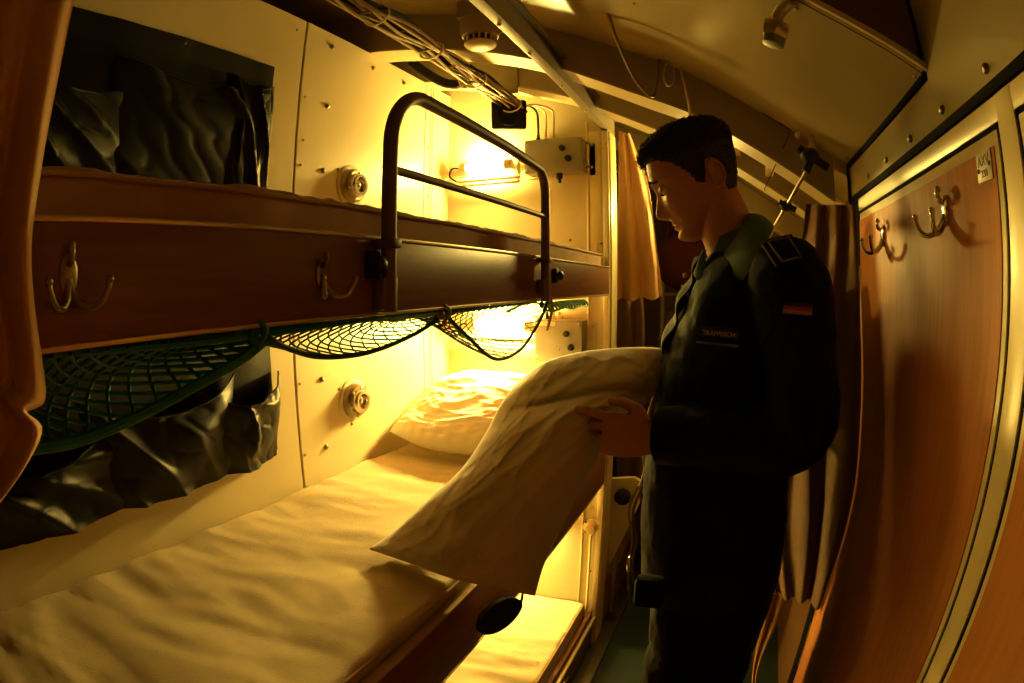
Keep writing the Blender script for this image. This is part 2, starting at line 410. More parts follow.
# number plate
pp = [onY(*p, YL + .0035) for p in [(973, 160), (993, 146), (997, 176), (976, 184)]]
pc = sum(pp, V()) / 4
np_ = thing('number_plate', pc, 'small pale engraved plate at the top corner of the locker door', 'sign')
obj('plate', MB().box((pc.x - .021, YL + .002, pc.z - .0165), (pc.x + .021, YL + .0045, pc.z + .0165), .0008), M['plate'], np_)
obj('lettering', text_mb('AXV', .016, (pc.x, YL + .0048, pc.z + .006), (-1, 0, 0), (0, 0, 1), .0003), M['ink'], np_, smooth=0)
obj('lettering', text_mb('338', .012, (pc.x, YL + .0048, pc.z - .008), (-1, 0, 0), (0, 0, 1), .0003), M['ink'], np_, smooth=0)
for dx, dz in ((.016, -.003), (-.016, .001)):
    mb = MB(); screw(mb, (pc.x + dx, YL + .0045, pc.z + dz), (0, 1, 0), .0028); obj('screw', mb, M['ink'], np_)

# ------------------------------------------------------------------ bunks
def bunk_board(parent, x0, x1, z0, z1, m='redwood', tm='trimmetal'):
    b = obj('side_board', MB().box((x0, YB, z0), (x1, YB + .018, z1), .0025), M[m], parent)
    obj('edge_trim', MB().box((x0, YB - .0015, z1 - .0025), (x1, YB + .020, z1 + .003), .001), M[tm], b)
    obj('edge_trim', MB().box((x0, YB - .0015, z0 - .003), (x1, YB + .020, z0 + .0015), .001), M['trimmetal'], b)
    return b
ub = thing('bunk', (1.0, .75, -.037), 'upper bunk with reddish brown side board and curved guard rail', 'bunk')
bunk_board(ub, .02, 1.262, -.037, .062); bunk_board(ub, 1.272, 1.948, -.037, .060)
obj('base_panel', MB().box((.0, YB + .018, -.030), (1.948, YW - .002, .040), .002), M['brownpanel'], ub)
GY = YB - .016
gp = []
def arc(cx, cz, r, a0, a1, n=10): return [(cx + r * cos(R(lerp(a0, a1, i / n))), cz + r * sin(R(lerp(a0, a1, i / n)))) for i in range(n + 1)]
gp = [(.600, -.035), (.600, .05), (.600, .12)] + arc(.600 + .082, .192, .082, 180, 97) + [(.8, .2725), (1.0, .2690)] + arc(1.158, .209, .052, 82, 0) + [(1.21, .12), (1.21, .05), (1.21, -.04)]
gr_ = obj('guard_rail', MB().tube([(x, GY, z) for x, z in gp], .0105, 14, up=(0, 1, 0)), M['guard'], ub)
obj('cross_bar', MB().tube([(.600, GY, .154), (1.21, GY, .154)], .0062, 12), M['guard'], gr_)
for x in (.600, 1.21):
    obj('clamp', MB().box((x - .016, GY - .004, -.032), (x + .016, YB, .01), .002), M['guard'], gr_)
    obj('clamp', MB().box((x - .012, GY - .013, .048), (x + .012, YB, .060), .002), M['guard'], gr_)
obj('bolt', MB().lathe((.575, YB, .02), (0, -1, 0), [(0, .008), (.012, .008), (.014, 0)], 12), M['black'], ub)
# black latches on the board
for x, zz in ((.578, .026), (1.315, .02)):
    l = MB().box((x - .011, YB - .012, zz - .018), (x + .011, YB, zz + .018), .003)
    l.lathe((x, YB - .012, zz), (0, -1, 0), [(0, .012), (.01, .011), (.014, .006), (.015, 0)], 16)
    obj('latch', l, M['black'], ub)
make_hook('coat_hook', (.168, YB, .012), (0, -1, 0), (1, 0, 0), 'blurred coat hook on the upper bunk board close to the hanging curtain', None, .78, 'oldbrass')
make_hook('coat_hook', (.484, YB, .008), (0, -1, 0), (1, 0, 0), 'dim coat hook on the upper bunk board between curtain and guard rail', None, .78, 'oldbrass')

def mattress(name, x0, x1, y0, y1, z0, z1, label, side, top, wr_=.004, rad=.02, seed=0, freq=(9, 3), wk=1.0):
    n, m = 150, 54; mb = MB(); rings = []
    # perimeter cross-section in the y/z plane, extruded along x
    prof = []
    hh = (z1 - z0)
    for k in range(9): a = R(lerp(180, 90, k / 8)); prof.append((y0 + rad + rad * cos(a), z1 - rad + rad * sin(a)))
    for k in range(1, m): prof.append((lerp(y0 + rad, y1 - rad, k / m), z1))
    for k in range(9): a = R(lerp(90, 0, k / 8)); prof.append((y1 - rad + rad * cos(a), z1 - rad + rad * sin(a)))
    prof += [(y1, z0), (y0, z0)]
    for i in range(n + 1):
        x = lerp(x0, x1, i / n); e = min(1, min(i, n - i) / 4); ins = rad * (1 - math.sqrt(1 - (1 - e) ** 2))
        r = []
        for (y, z) in prof:
            if z > z0:
                d = fbm((x * freq[0] + seed, y * freq[1], 1.3), 3) * wr_ + abs(noise.noise(V((x * 26 + y * 6, y * 4.5 + seed, 3)))) * -wr_ * 1.1
                z = z + d - ins
                y2 = y + (fbm((x * 14, z * 20, seed), 2) * .0025 if y < y0 + rad * .5 else 0)
            else: y2 = y
            r.append(V((x, lerp(y2, (y0 + y1) / 2, ins * .3), z)))
        rings.append(r)
    mb.rings(rings)
    t = thing(name, ((x0 + x1) / 2, (y0 + y1) / 2, z0), label, 'mattress')
    obj('cover', mb, M[top], t, smooth=60)
    pp_ = MB()
    for zz in (z1 - rad * .55, z0 + .006):
        pp_.tube([(lerp(x0 + .01, x1 - .01, i / 60), y0 - .0005 + fbm((i * .3, zz * 9, seed), 2) * .0015, zz + fbm((i * .21, 4, seed), 2) * .002) for i in range(61)], .0028, 6)
    obj('piping', pp_, M[side], t)
    return t
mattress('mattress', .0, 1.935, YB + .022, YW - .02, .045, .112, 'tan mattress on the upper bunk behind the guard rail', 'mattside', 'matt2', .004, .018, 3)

mb_ = thing('bunk', (.8, .75, -.73), 'middle bunk with dark reddish side board below the held pillow', 'bunk')
bunk_board(mb_, -.6, 1.948, -.727, -.583, tm='mattside')
obj('base_panel', MB().box((-.6, YB + .018, -.715), (1.948, YW - .002, -.63), .002), M['brownpanel'], mb_)
mattress('mattress', -.55, 1.935, YB + .0255, YW - .006, -.622, -.556, 'long cream mattress with soft creases on the middle bunk', 'mattside', 'matt', .009, .016, 11, (7, 3))

lb = thing('bunk', (1.0, .75, FZ), 'lowest bunk near the floor with slim wooden side rail', 'bunk')
obj('side_board', MB().box((-.6, YB + .012, FZ), (1.948, YB + .03, -1.345), .002), M['redwood'], lb)
obj('rail', MB().box((-.6, YB - .002, -1.353), (1.948, YB + .014, -1.338), .003), M['trimmetal'], lb)
obj('rail', MB().box((-.6, YB + .018, -1.33), (1.948, YB + .036, -1.322), .003), M['redwood'], lb)
obj('base_panel', MB().box((-.6, YB + .03, FZ), (1.948, YW - .002, -1.354), .002), M['brownpanel'], lb)
obj('latch', MB().box((1.50, YB - .008, -1.385), (1.56, YB + .012, -1.372), .002), M['chrome'], lb)
mattress('mattress', -.5, 1.94, YB + .052, YW - .004, -1.35, -1.272, 'bright cream mattress with many creases on the lowest bunk', 'mattside', 'matt', .016, .014, 23, (17, 1.6))
# kick rail at the floor
obj('trim_3', MB().box((-.6, .375, FZ), (4.5, YB, FZ + .018), .003), M['steel'], kind='structure')

# ------------------------------------------------------------------ pillows
def pillow(name, outline, nrm, thick, label, m='pillow', wr_=.006, seed=0, nu=90, nv=90, fold=False):
    """outline: four edges (top, right, bottom, left) each a list of 3-D points, clockwise from the top left corner"""
    T, Rr, B, L = [crv(e, 10) for e in outline]
    def at(c, t):
        f = t * (len(c) - 1); i = min(int(f), len(c) - 2); return c[i].lerp(c[i + 1], f - i)
    n = V(nrm).normalized()
    def base(u, v):                       # u left-right, v top-bottom
        t, b, l, r = at(T, u), at(B, 1 - u), at(L, 1 - v), at(Rr, v)
        c = (T[0] * (1 - u) * (1 - v) + T[-1] * u * (1 - v) + B[0] * u * v + B[-1] * (1 - u) * v)
        return t * (1 - v) + b * v + l * (1 - u) + r * u - c
    def surf(sg):
        def fn(u, v):
            p = base(u, v)
            e = (max(0, 1 - abs(2 * u - 1) ** 2.2) * max(0, 1 - abs(2 * v - 1) ** 2.2)) ** .5
            d = thick * e * (1 - .45 * sstep(.72, .95, u) * (1 if fold else 0))
            q = V((u * 2.2 + seed, v * 2.2, sg))
            if fold:                       # a crease where the hand pinches the pillow
                fv = v - (.30 + .03 * sin(u * 5) - .05 * (1 - u))
                d += thick * (.22 * gauss(fv - .10, .10) - .45 * gauss(fv, .022) + .12 * gauss(fv + .09, .07)) * sstep(.0, .3, u) * e
            warp = noise.noise(V((u * 1.6, v * 1.6, seed + 3))) * .35
            w = (1 - abs(noise.noise(V((u * 1.6 + seed, (v + .28 * u + warp) * 6.5, sg * 3)))) * 1.9) * wr_ * 1.2 + (1 - abs(noise.noise(V((u * 3.4, (v - .2 * u + warp) * 13, seed + sg)))) * 2) * wr_ * .6 + ((1 - abs(noise.noise(V((u * 2.6 + v * 3 + seed, (v * 1.2 - u * .7 + warp) * 4, 7 + sg))))) ** 7 + (1 - abs(noise.noise(V((u * 4 - v * 2 + seed, (v + u * .4 - warp) * 6, 17 + sg))))) ** 8) * wr_ * .75 + fbm(q * 1.6, 3) * wr_ * 1.2
            w += sin((u if min(v, 1 - v) < min(u, 1 - u) else v) * 70 + 5 * noise.noise(q)) * .003 * gauss(min(u, 1 - u, v, 1 - v) - .05, .06)
            return p + n * sg * (d + w * sstep(0, .08, e) * min(1, e * 1.2))
        return fn
    mb = MB(); mb.grid(surf(1), nu, nv); mb.grid(surf(-1), nu, nv)
    bm = bmesh.new(); vs = [bm.verts.new(p) for p in mb.v]
    for f in mb.f:
        try: bm.faces.new([vs[i] for i in f])
        except ValueError: pass
    bmesh.ops.remove_doubles(bm, verts=bm.verts, dist=.0004)
    bm.verts.index_update(); out = MB().add([v.co.copy() for v in bm.verts], [[v.index for v in f.verts] for f in bm.faces]); bm.free()
    return obj(name, out, M[m], label=label, cat='pillow', smooth=80)
eT = [onX(522, 378, 1.22), onX(545, 362, 1.22), onX(575, 353, 1.22), onX(605, 349, 1.20), onX(640, 347, 1.17), onX(669, 349, 1.15)]
eR = [onX(669, 349, 1.15), onX(664, 375, 1.13), onX(648, 402, 1.12), onX(616, 420, 1.12), onX(600, 452, 1.10), onX(574, 503, 1.08), onX(546, 560, 1.06), onX(535, 596, 1.03)]
eB = [onX(535, 596, 1.03), onY(495, 588, .395), onZ(450, 578, -.540), onZ(412, 564, -.538), onZ(368, 549, -.540)]
eL = [onZ(368, 549, -.540), onX(395, 530, .90), onX(428, 500, .955), onX(462, 468, 1.02), onX(486, 432, 1.10), onX(503, 400, 1.17), onX(522, 378, 1.22)]
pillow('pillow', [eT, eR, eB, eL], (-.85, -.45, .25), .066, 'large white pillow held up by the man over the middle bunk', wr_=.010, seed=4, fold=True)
a = lambda x, y, z: V((x, y, z))
pT = [a(1.85, 1.07, -.36), a(1.86, .90, -.34), a(1.86, .72, -.34), a(1.85, .50, -.36)]
pR = [a(1.85, .50, -.36), a(1.70, .50, -.42), a(1.54, .52, -.49)]
pB = [a(1.54, .52, -.49), a(1.46, .72, -.50), a(1.45, .90, -.50), a(1.49, 1.07, -.485)]
pL = [a(1.49, 1.07, -.485), a(1.68, 1.08, -.43), a(1.85, 1.07, -.36)]
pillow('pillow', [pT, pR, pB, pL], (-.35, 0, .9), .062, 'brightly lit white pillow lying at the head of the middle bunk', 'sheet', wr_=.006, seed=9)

# ------------------------------------------------------------------ round air fittings on the wall
def fitting(z, label):
    c = V((1.33, YW, z)); t = thing('air_nozzle', c, label, 'air vent')
    k_ = 1.22
    obj('flange', MB().lathe(c, (0, -1, 0), [(0, .066), (.004, .066), (.006, .062), (.006, .054), (.006, 0)], 40), M['cream'], t)
    obj('housing', MB().lathe(c, (0, -1, 0), [(.0, .054), (.022, .052), (.030, .046), (.030, .034), (.022, .031)], 40), M['steel'], t)
    rg = MB()
    rg.rings([[c + V((cos(a_) * r * k_, -d, sin(a_) * r * k_)) for a_ in [2 * pi * k / 40 for k in range(40)]] for d, r in [(.02, .030), (.040, .029), (.046, .026), (.046, .019), (.040, .017), (.022, .016), (.02, .030)]], caps=False)
    obj('nozzle_ring', rg, M['chrome'], t)
    obj('nozzle_ball', MB().ell(c + V((0, -.026, 0)), (.0195, .014, .0195)), M['chrome'], t)
    for k in range(6):
        mb = MB(); a_ = 2 * pi * k / 6 + .3; screw(mb, c + V((cos(a_) * .041, -.030, sin(a_) * .041)), (0, -1, 0), .004); obj('screw', mb, M['brass'], t)
    for k in range(3):
        mb = MB(); a_ = 2 * pi * k / 3 + .4; screw(mb, c + V((cos(a_) * .074, 0, sin(a_) * .074)), (0, -1, 0), .005); obj('screw', mb, M['steel'], t)
fitting(.305, 'round metal air nozzle on the cream wall above the upper mattress')
fitting(-.350, 'round metal air nozzle on the bright wall above the middle bunk')

# ------------------------------------------------------------------ black vinyl pockets on the wall
def pocket_bag(label, x0, x1, z0, z1, slope, seed, pockets, sag):
    t = thing('wall_pocket', ((x0 + x1) / 2, YW, z0), label, 'wall pocket')
    zt = lambda x: z1 - slope * (x - x0)
    def back(u, v):
        x = lerp(x0, x1, u); zz = lerp(zt(x), z0 + .01, v)
        return V((x, YW - .004 - .004 * (1 + fbm((x * 9, zz * 9, seed), 3)), zz))
    obj('backing', MB().slab(back, 50, 16, .002), M['vinyl'], t, smooth=60)
    for i, (a_, b_, top, bulge, skew) in enumerate(pockets):
        def pk(u, v, a_=a_, b_=b_, top=top, bulge=bulge, skew=skew, i=i):
            x = lerp(a_, b_, u) + skew * (1 - v) * (u - .5)
            mouth = top - sag * sin(pi * u) * (1 - v)
            z = lerp(mouth, z0 - sag * .12 * sin(pi * u), v)
            w0 = (x - x0) / (x1 - x0)
            fold = (1 - abs(noise.noise(V((u * 2.3 - v * 1.1 + seed + i * 5, v * .5, .7)))) * 2.2)
            fold2 = noise.noise(V((u * 1.4 + v * 1.2 + seed * 2 + i, v * 1.1, 4.7)))
            prof = sin(pi * u) ** .6 * (.35 + .65 * sin(pi * min(1, .25 + v * .8)))
            y = YW - .014 - bulge * prof - max(0, fold) ** 2 * .030 * sin(pi * u) ** .5 - fold2 * .016 * sin(pi * u) ** .4
            y += (1 - abs(noise.noise(V((u * 6 - v * 3 + seed, v * 2.5 + u, i + 9.)))) * 2) ** 3 * .006 * sin(pi * u) ** .5
            y = min(y, YW - .010)
            return V((x, y, z))
        p = obj('pocket', MB().slab(pk, 60, 40, .0018), M['vinyl'], t, smooth=70)
        obj('hem', MB().tube([pk(k / 40, 0) for k in range(41)], .0026, 6), M['vinyl'], p)
    for x in (x0 + .58, x1 - .012, x0 + .25):
        mb = MB(); screw(mb, (x, YW - .006, zt(x) - .015), (0, -1, 0), .006); obj('stud', mb, M['steel'], t)
    return t
pocket_bag('black vinyl wall pocket hanging above the upper bunk', .08, .965, .245, .592, .0, 2, [(.08, .52, .42, .030, .0), (.50, .93, .50, .035, .06), (.80, .965, .53, .03, .0)], .03)
pocket_bag('black vinyl wall pocket sagging open below the net', .05, .985, -.43, -.05, .04, 8, [(.05, .50, -.25, .05, .0), (.46, .80, -.20, .055, .10), (.74, .975, -.215, .065, .06)], .055)

# ------------------------------------------------------------------ green cargo net under the upper bunk
nt_ = thing('cargo_net', (.7, .5, -.3), 'green knotted cargo net sagging in loops below the upper bunk', 'net')
def swag(top, hem, back, nx, nz, r=.0016, hr=.0036, hm='netrope'):
    """a strip of netting between the line 'top' and the drooping line 'hem', bellying towards 'back'"""
    T, Hm = crv(top, 12), crv(hem, 12)
    def at(c, t):
        f = max(0, min(1, t)) * (len(c) - 1); i = min(int(f), len(c) - 2); return c[i].lerp(c[i + 1], f - i)
    def S(u, v):
        p = at(T, u).lerp(at(Hm, u), v)
        return p + V((0, back * sin(pi * min(1, v)) * .8, -.006 * sin(pi * v)))
    mb = MB()
    for i in range(-nz, nx + 1):
        for dr in (1, -1):
            path = []
            for k in range(nz * 2 + 1):
                u = (i + (k / 2 if dr == 1 else nz - k / 2)) / nx
                if 0 <= u <= 1: path.append(S(u, k / (nz * 2)) + V((0, 0, 0)))
            if len(path) > 1: mb.tube(path, r, 5, caps=False)
    n = obj('netting', mb, M['net'], nt_, smooth=80)
    hp = [at(Hm, k / 60) for k in range(61)]
    obj('hem_rope', MB().tube(hp, hr, 8), M[hm], n)
    return n
zt_ = -.043
swag([(.10, YB + .01, zt_), (.22, YB + .01, zt_), (.385, YB + .012, zt_)],
     [onY(30, 449, .50) , onY(80, 440, .50), onY(140, 415, .50), onY(200, 383, .49), onY(240, 360, .47), onY(268, 338, YB + .012)], .10, 13, 5, .0026, .0062, 'net')
swag([(.385, YB + .012, zt_), (.55, YB + .012, zt_), (.775, YB + .012, zt_)],
     [onY(266, 336, YB + .012), onY(292, 350, .47), onY(325, 357, .48), onY(370, 352, .48), onY(415, 334, .47), onY(448, 312, YB + .012)], .06, 20, 4, .0013)
swag([(.775, YB + .012, zt_), (.95, YB + .012, zt_), (1.24, YB + .012, zt_)],
     [onY(446, 316, YB + .012), onY(466, 335, .46), onY(495, 359, .47), onY(520, 350, .47), onY(537, 326, .46), onY(548, 303, YB + .012)], .07, 20, 7, .0013)
rp = MB()
for k in range(4): rp.tube(crv([(.1 + .0 * k, YB + .02 + .006 * k, zt_ + .003), (.35, YB + .016 + .006 * k, zt_ - .006 + .003 * k), (.75, YB + .02 + .004 * k, zt_ - .002 * k), (1.24, YB + .018 + .005 * k, zt_)], 14), .0035, 6)
obj('gathered_edge', rp, M['net'], nt_)
rl = MB()
for k in range(14):
    x = 1.28 + k * .027
    rl.tube(crv([(x, YB + .01, zt_ - .004), (x + .008, YB + .0, zt_ - .018), (x + .02, YB + .012, zt_ - .022 - .004 * sin(k)), (x + .03, YB + .02, zt_ - .004)], 4), .0032, 6)
    rl.tube(crv([(x, YB + .03, zt_ - .004), (x + .016, YB + .004, zt_ - .010), (x + .03, YB + .03, zt_ - .016)], 4), .0026, 6)
obj('rolled_end', rl, M['net'], nt_)
for i, (x, dz) in enumerate(((.385, .0), (.775, .0), (1.245, .0))):
    k = MB().ell((x, YB + .006, zt_ - .006), (.007, .006, .008)).tube(crv([(x, YB, zt_ + .01), (x + .006, YB - .006, zt_), (x - .004, YB, zt_ - .02)], 5), .003, 6)
    obj('tie', k, M['net'] if i < 1 else M['cable_g'] if i < 2 else M['cable_b'], nt_)
obj('strap', MB().tube(crv([(1.262, YB - .012, -.03), (1.263, YB - .014, -.06), (1.262, YB - .008, -.09), (1.268, YB, -.11)], 6), .0035, 6), M['cable_g'], nt_)

# ------------------------------------------------------------------ lamps and junction boxes on the bulkhead
def lamp(name, y0, y1, z, mt, label, second=True):
    t = thing(name, (XB, (y0 + y1) / 2, z - .05), label, 'lamp')
    obj('back_plate', MB().box((XB - .006, y0 - .01, z - .06), (XB, y1 + .01, z + .035), .002), M['cream'], t)
    for yy in (y0 + .012, y1 - .012):
        obj('end_cap', MB().lathe((XB - .045, yy - .016, z), (0, 1, 0), [(0, .017), (.003, .02), (.028, .02), (.032, .016)], 20).box((XB - .045, yy - .008, z - .012), (XB, yy + .008, z + .004), .002), M['cable_w'], t)
    obj('tube', MB().lathe((XB - .045, y0 + .024, z), (0, 1, 0), [(0, .014), (.002, .0155), (y1 - y0 - .05, .0155), (y1 - y0 - .048, .014)], 20), M[mt], t, label='glowing glass tube')
    if second:
        obj('lower_bar', MB().lathe((XB - .03, y0 - .03, z - .047), (0, 1, 0), [(0, .004), (.004, .009), (y1 - y0 + .05, .009), (y1 - y0 + .055, .004)], 14), M['cable_w'], t)
    obj('lead', MB().tube(crv([(XB - .045, y1, z), (XB - .05, y1 + .035, z + .002), (XB - .045, y1 + .05, z - .025), (XB - .035, y1 + .03, z - .045), (XB - .03, y1 + .01, z - .047)], 8), .0035, 8), M['cable_b'], t)
    return t
lamp('bunk_lamp', .80, 1.01, .450, 'lampU', 'glowing tube lamp on the bulkhead over the upper bunk')
lamp('bunk_lamp', .72, .97, -.155, 'lampM', 'glaring tube lamp on the bulkhead behind the net')
lamp('bunk_lamp', .66, .98, -.90, 'lampL', 'tube lamp lighting the lowest bunk from its head end', False)

LX, LY, LZ = 2.35, .215, .375
al = thing('aisle_lamp', (LX, LY, LZ), 'small aisle lamp with an added hood farther down the passage, hidden behind the man', 'lamp')
obj('globe', MB().ell((LX, LY, LZ), (.034, .040, .040), 24, 16), M['lampA'], al, label='glowing glass globe')
hd = MB(); rr = []  # unseen hood, added to keep the lamplight off the far shelves
for k in range(13):
    a_ = R(lerp(0, 100, k / 12)); rr.append([V((LX + .062 * cos(a_), LY + .062 * sin(a_) * cos(t), LZ + .062 * sin(a_) * sin(t))) for t in [2 * pi * q / 32 for q in range(32)]])
rr += [[V((LX + (p.x - LX) * .94, LY + (p.y - LY) * .94, LZ + (p.z - LZ) * .94)) for p in r] for r in reversed(rr)]
obj('added_hood', hd.rings(rr, caps=False), M['mattblack'], al)
obj('stem', MB().tube([(LX + .03, LY, LZ + .05), (LX + .03, LY, .60)], .008, 10).lathe((LX + .03, LY, .60), (0, 0, 1), [(0, .03), (.02, .03)], 20), M['mattblack'], al)
def jbox(y0, y1, z0, z1, label, extra):
    t = thing('junction_box', (XB, (y0 + y1) / 2, z0), label, 'electrical box')
    obj('mounting_plate', MB().box((XB - .004, y0 - .035, z0 - .005), (XB, y1 + .02, z1 - .01), .001), M['cream'], t)
    b = obj('housing', MB().box((XB - .075, y0, z0), (XB - .004, y1, z1), .006), M['grey'], t)
    xf = XB - .075
    for dy, dz, r in ((.32, .68, .011), (.22, .36, .012)):
        obj('knob', MB().lathe((xf, lerp(y0, y1, dy), lerp(z0, z1, dz)), (-1, 0, 0), [(0, r), (.014, r * .9), (.018, r * .6), (.018, 0)], 18), M['black'], t)
    for dy, dz in ((.06, .9), (.94, .1), (.06, .1), (.94, .9), (.47, .3)):
        mb = MB(); screw(mb, (xf, lerp(y0, y1, dy), lerp(z0, z1, dz)), (-1, 0, 0), .0035); obj('screw', mb, M['steel'], t)
    for dz in (.2, .85):
        mb = MB(); screw(mb, (XB - .004, y0 - .02, lerp(z0, z1, dz)), (-1, 0, 0), .006); obj('screw', mb, M['brass'], t)
    for k in range(3):
        yy = lerp(y0, y1, .52 + .14 * k)
        obj('cable_gland', MB().lathe((XB - .04, yy, z1), (0, 0, 1), [(0, .010), (.012, .010), (.014, .007), (.026, .006)], 6), M['black' if k == 2 else 'cable_w'], t)
    if extra:
        obj('label_plate', MB().box((xf - .0015, lerp(y0, y1, .55), z1 - .022), (xf, lerp(y0, y1, .9), z1 - .006), .0005), M['white'], t)
    obj('socket', MB().lathe((XB - .045, lerp(y0, y1, .42), z0), (0, 0, -1), [(0, .012), (.018, .012), (.02, .007), (.035, .007)], 14), M['black'], t)
    return t
jbox(onX(581, 152, 1.875).y, onX(524, 152, 1.875).y, onX(555, 172, 1.875).z, onX(552, 138, 1.875).z, 'grey junction box with two black knobs beside the upper lamp', False)
jbox(onX(582, 335, 1.875).y, onX(534, 335, 1.875).y, onX(560, 362, 1.875).z, onX(560, 320, 1.875).z, 'grey junction box with two black knobs between net and held pillow', True)
# small bracket and socket low on the bulkhead
sb = thing('wall_socket', onX(590, 527, XB), 'small brass wall socket with screws above the lowest bunk', 'socket')
c = onX(592, 527, XB)
obj('body', MB().lathe(c, (-1, 0, 0), [(0, .035), (.006, .034), (.01, .022), (.03, .02), (.032, .01)], 20), M['cream2'], sb)
for dy, dz in ((.026, .022), (-.026, .022), (.026, -.022), (-.026, -.022)):
    mb = MB(); screw(mb, c + V((-.006, dy, dz)), (-1, 0, 0), .006); obj('screw', mb, M['steel'], sb)
obj('pipe', MB().tube([c + V((-.012, -.0, -.03)), c + V((-.012, 0, -.5))], .005, 8), M['cream2'], sb)

# ------------------------------------------------------------------ cables above the bunk
cb = thing('cable_tray', (1.35, .80, .66), 'bundle of black and pale cables on a tray under the ceiling', 'cables')
def cpath(dy, dz, wob, ph, end=True):
    pts = [(.70, .83 + dy, .715 + dz)]
    for k in range(1, 9):
        x = .70 + k * .14
        pts.append((x, .83 + dy - .012 * k + wob * sin(k * 1.7 + ph), .715 + dz - .010 * k + wob * cos(k * 2.1 + ph)))
    return pts
tr = MB()
for s_ in (-.028, .028): tr.box((.7, -.004, -.012), (1.83, .004, .004), .001, mtx=None) if False else tr.tube([(.7, .832 + s_, .705), (1.83, .735 + s_, .625)], .005, 8)
for k in range(9):
    x = .74 + k * .13; f = (x - .7) / 1.13
    tr.tube([(x, .832 - .097 * f - .034, .705 - .08 * f), (x, .832 - .097 * f + .034, .705 - .08 * f)], .0045, 8)
obj('tray_rails', tr, M['steel'], cb)
spec = [(-.024, .006, 'cable_b', .0065), (-.012, .012, 'cable_w', .0045), (-.004, .0, 'cable_b', .008), (.010, .010, 'cable_w', .0045), (.018, .002, 'cable_g', .0065), (.026, .010, 'cable_b', .006), (.004, .022, 'cable_g', .007), (-.016, -.012, 'cable_w', .004), (.014, -.014, 'cable_w', .004), (-.030, -.006, 'cable_g', .005)]
for i, (dy, dz, m_, r) in enumerate(spec):
    obj('cable', MB().tube(crv(cpath(dy, dz, .008, i * 1.3), 8), r, 8), M[m_], cb)
for k in range(5):
    x = .80 + k * .24; f = (x - .7) / 1.13; c = V((x, .83 - .097 * f, .712 - .083 * f))
    obj('cable_tie', MB().tube([c + V((0, cos(a_) * .038, sin(a_) * .026)) for a_ in [2 * pi * q / 24 for q in range(25)]], .003, 6), M['cable_w'], cb)
jy0, jy1 = onX(581, 152, 1.875).y, onX(524, 152, 1.875).y
for i, (yy, m_) in enumerate(((lerp(jy0, jy1, .80), 'cable_b'), (lerp(jy0, jy1, .66), 'cable_w'), (lerp(jy0, jy1, .52), 'cable_w'))):
    obj('cable', MB().tube(crv([(1.80, .735 - .01 * i, .635), (1.86, .715 - .015 * i, .66), (1.90, yy + .003, .645), (1.91, yy, .60), (1.91, yy - .0, onX(552, 138, 1.875).z + .02)], 8), .0045, 8), M[m_], cb)
for i, (x0_, x1_, dy, dz, r) in enumerate(((.70, .98, .028, .012, .015), (.72, 1.12, -.010, .020, .010), (1.15, 1.42, .026, .012, .010), (1.45, 1.75, -.020, .012, .008))):
    pts = [V((x, .83 - .012 * (x - .7) / .14 + dy, .715 - .010 * (x - .7) / .14 + dz)) for x in [lerp(x0_, x1_, k / 8) for k in range(9)]]
    obj('conduit', MB().tube(pts, r, 12), M['cable_b'], cb)
# thick black hose curving to the wall
obj('hose', MB().tube(crv([onY(412, 62, YW - .01), onY(428, 74, 1.0), onY(445, 83, .92), onY(462, 84, .86), onY(474, 78, .80)], 8), .017, 12), M['mattblack'], cb)
obj('cable_loop', MB().tube(crv([onY(467, 60, .78), onY(473, 78, .80), onY(464, 88, .82), onY(458, 78, .82)], 8), .0045, 8).tube(crv([onY(463, 60, .78), onY(468, 80, .81), onY(458, 88, .83)], 8), .004, 8), M['cable_w'], cb)
bt = MB().box(onX(506, 82, 1.74) - V((.002, .045, .05)), onX(506, 82, 1.74) + V((.002, .03, .06)), .001)
obj('bracket', bt, M['beam'], cb)

sp = thing('loudspeaker', onX(508, 125, 1.80), 'small black loudspeaker hanging under the cable tray', 'loudspeaker')
c = onX(509, 115, 1.80); mt_ = Matrix.Rotation(R(22), 3, 'Z') @ Matrix.Rotation(R(-14), 3, 'Y')
obj('housing', MB().box(c - V((.035, .062, .054)), c + V((.035, .062, .054)), .010, mtx=mt_), M['mattblack'], sp)
obj('cone_ring', MB().rings([[c + mt_ @ V((-.041 - d, cos(a_) * r, sin(a_) * r)) for a_ in [2 * pi * k / 28 for k in range(28)]] for d, r in ((0, .042), (.004, .041), (.004, .034), (0, .03))], caps=False), M['mattblack'], sp)
obj('bracket', MB().tube([c + V((0, 0, .04)), c + V((0, .0, .11))], .006, 8), M['beam'], sp)

# smoke detector
c = V((1.29, .632, .655)); sd = thing('smoke_detector', c, 'round cream smoke detector on the cross beam above the bunk', 'smoke detector')
obj('base', MB().box(c + V((-.045, -.055, .085)), c + V((.05, .055, .140)), .004), M['beam'], sd)
obj('body', MB().lathe(c, (0, 0, 1), [(.028, .042), (.030, .050), (.045, .056), (.070, .058), (.085, .050)], 36), M['detector'], sd)
obj('core', MB().lathe(c, (0, 0, 1), [(0.004, .020), (.006, .034), (.03, .036)], 24), M['black'], sd)
fn = MB()
for k in range(16):
    a_ = 2 * pi * k / 16; u = V((cos(a_), sin(a_), 0)); w = V((-sin(a_), cos(a_), 0))
    fn.tube([c + u * .043 + V((0, 0, .029)), c + u * .041 + V((0, 0, .008))], .0028, 6)
obj('cage', fn, M['detector'], sd)
obj('cap', MB().lathe(c, (0, 0, 1), [(-.006, .010), (-.003, .034), (.004, .044), (.008, .044), (.009, .03)], 30), M['detector'], sd)
for k in range(3):
    obj('clip', MB().ell(c + V((.02 - .02 * k, -.060 - .004 * k, .045 + .014 * k)), (.005, .005, .006)), M['white'], sd)

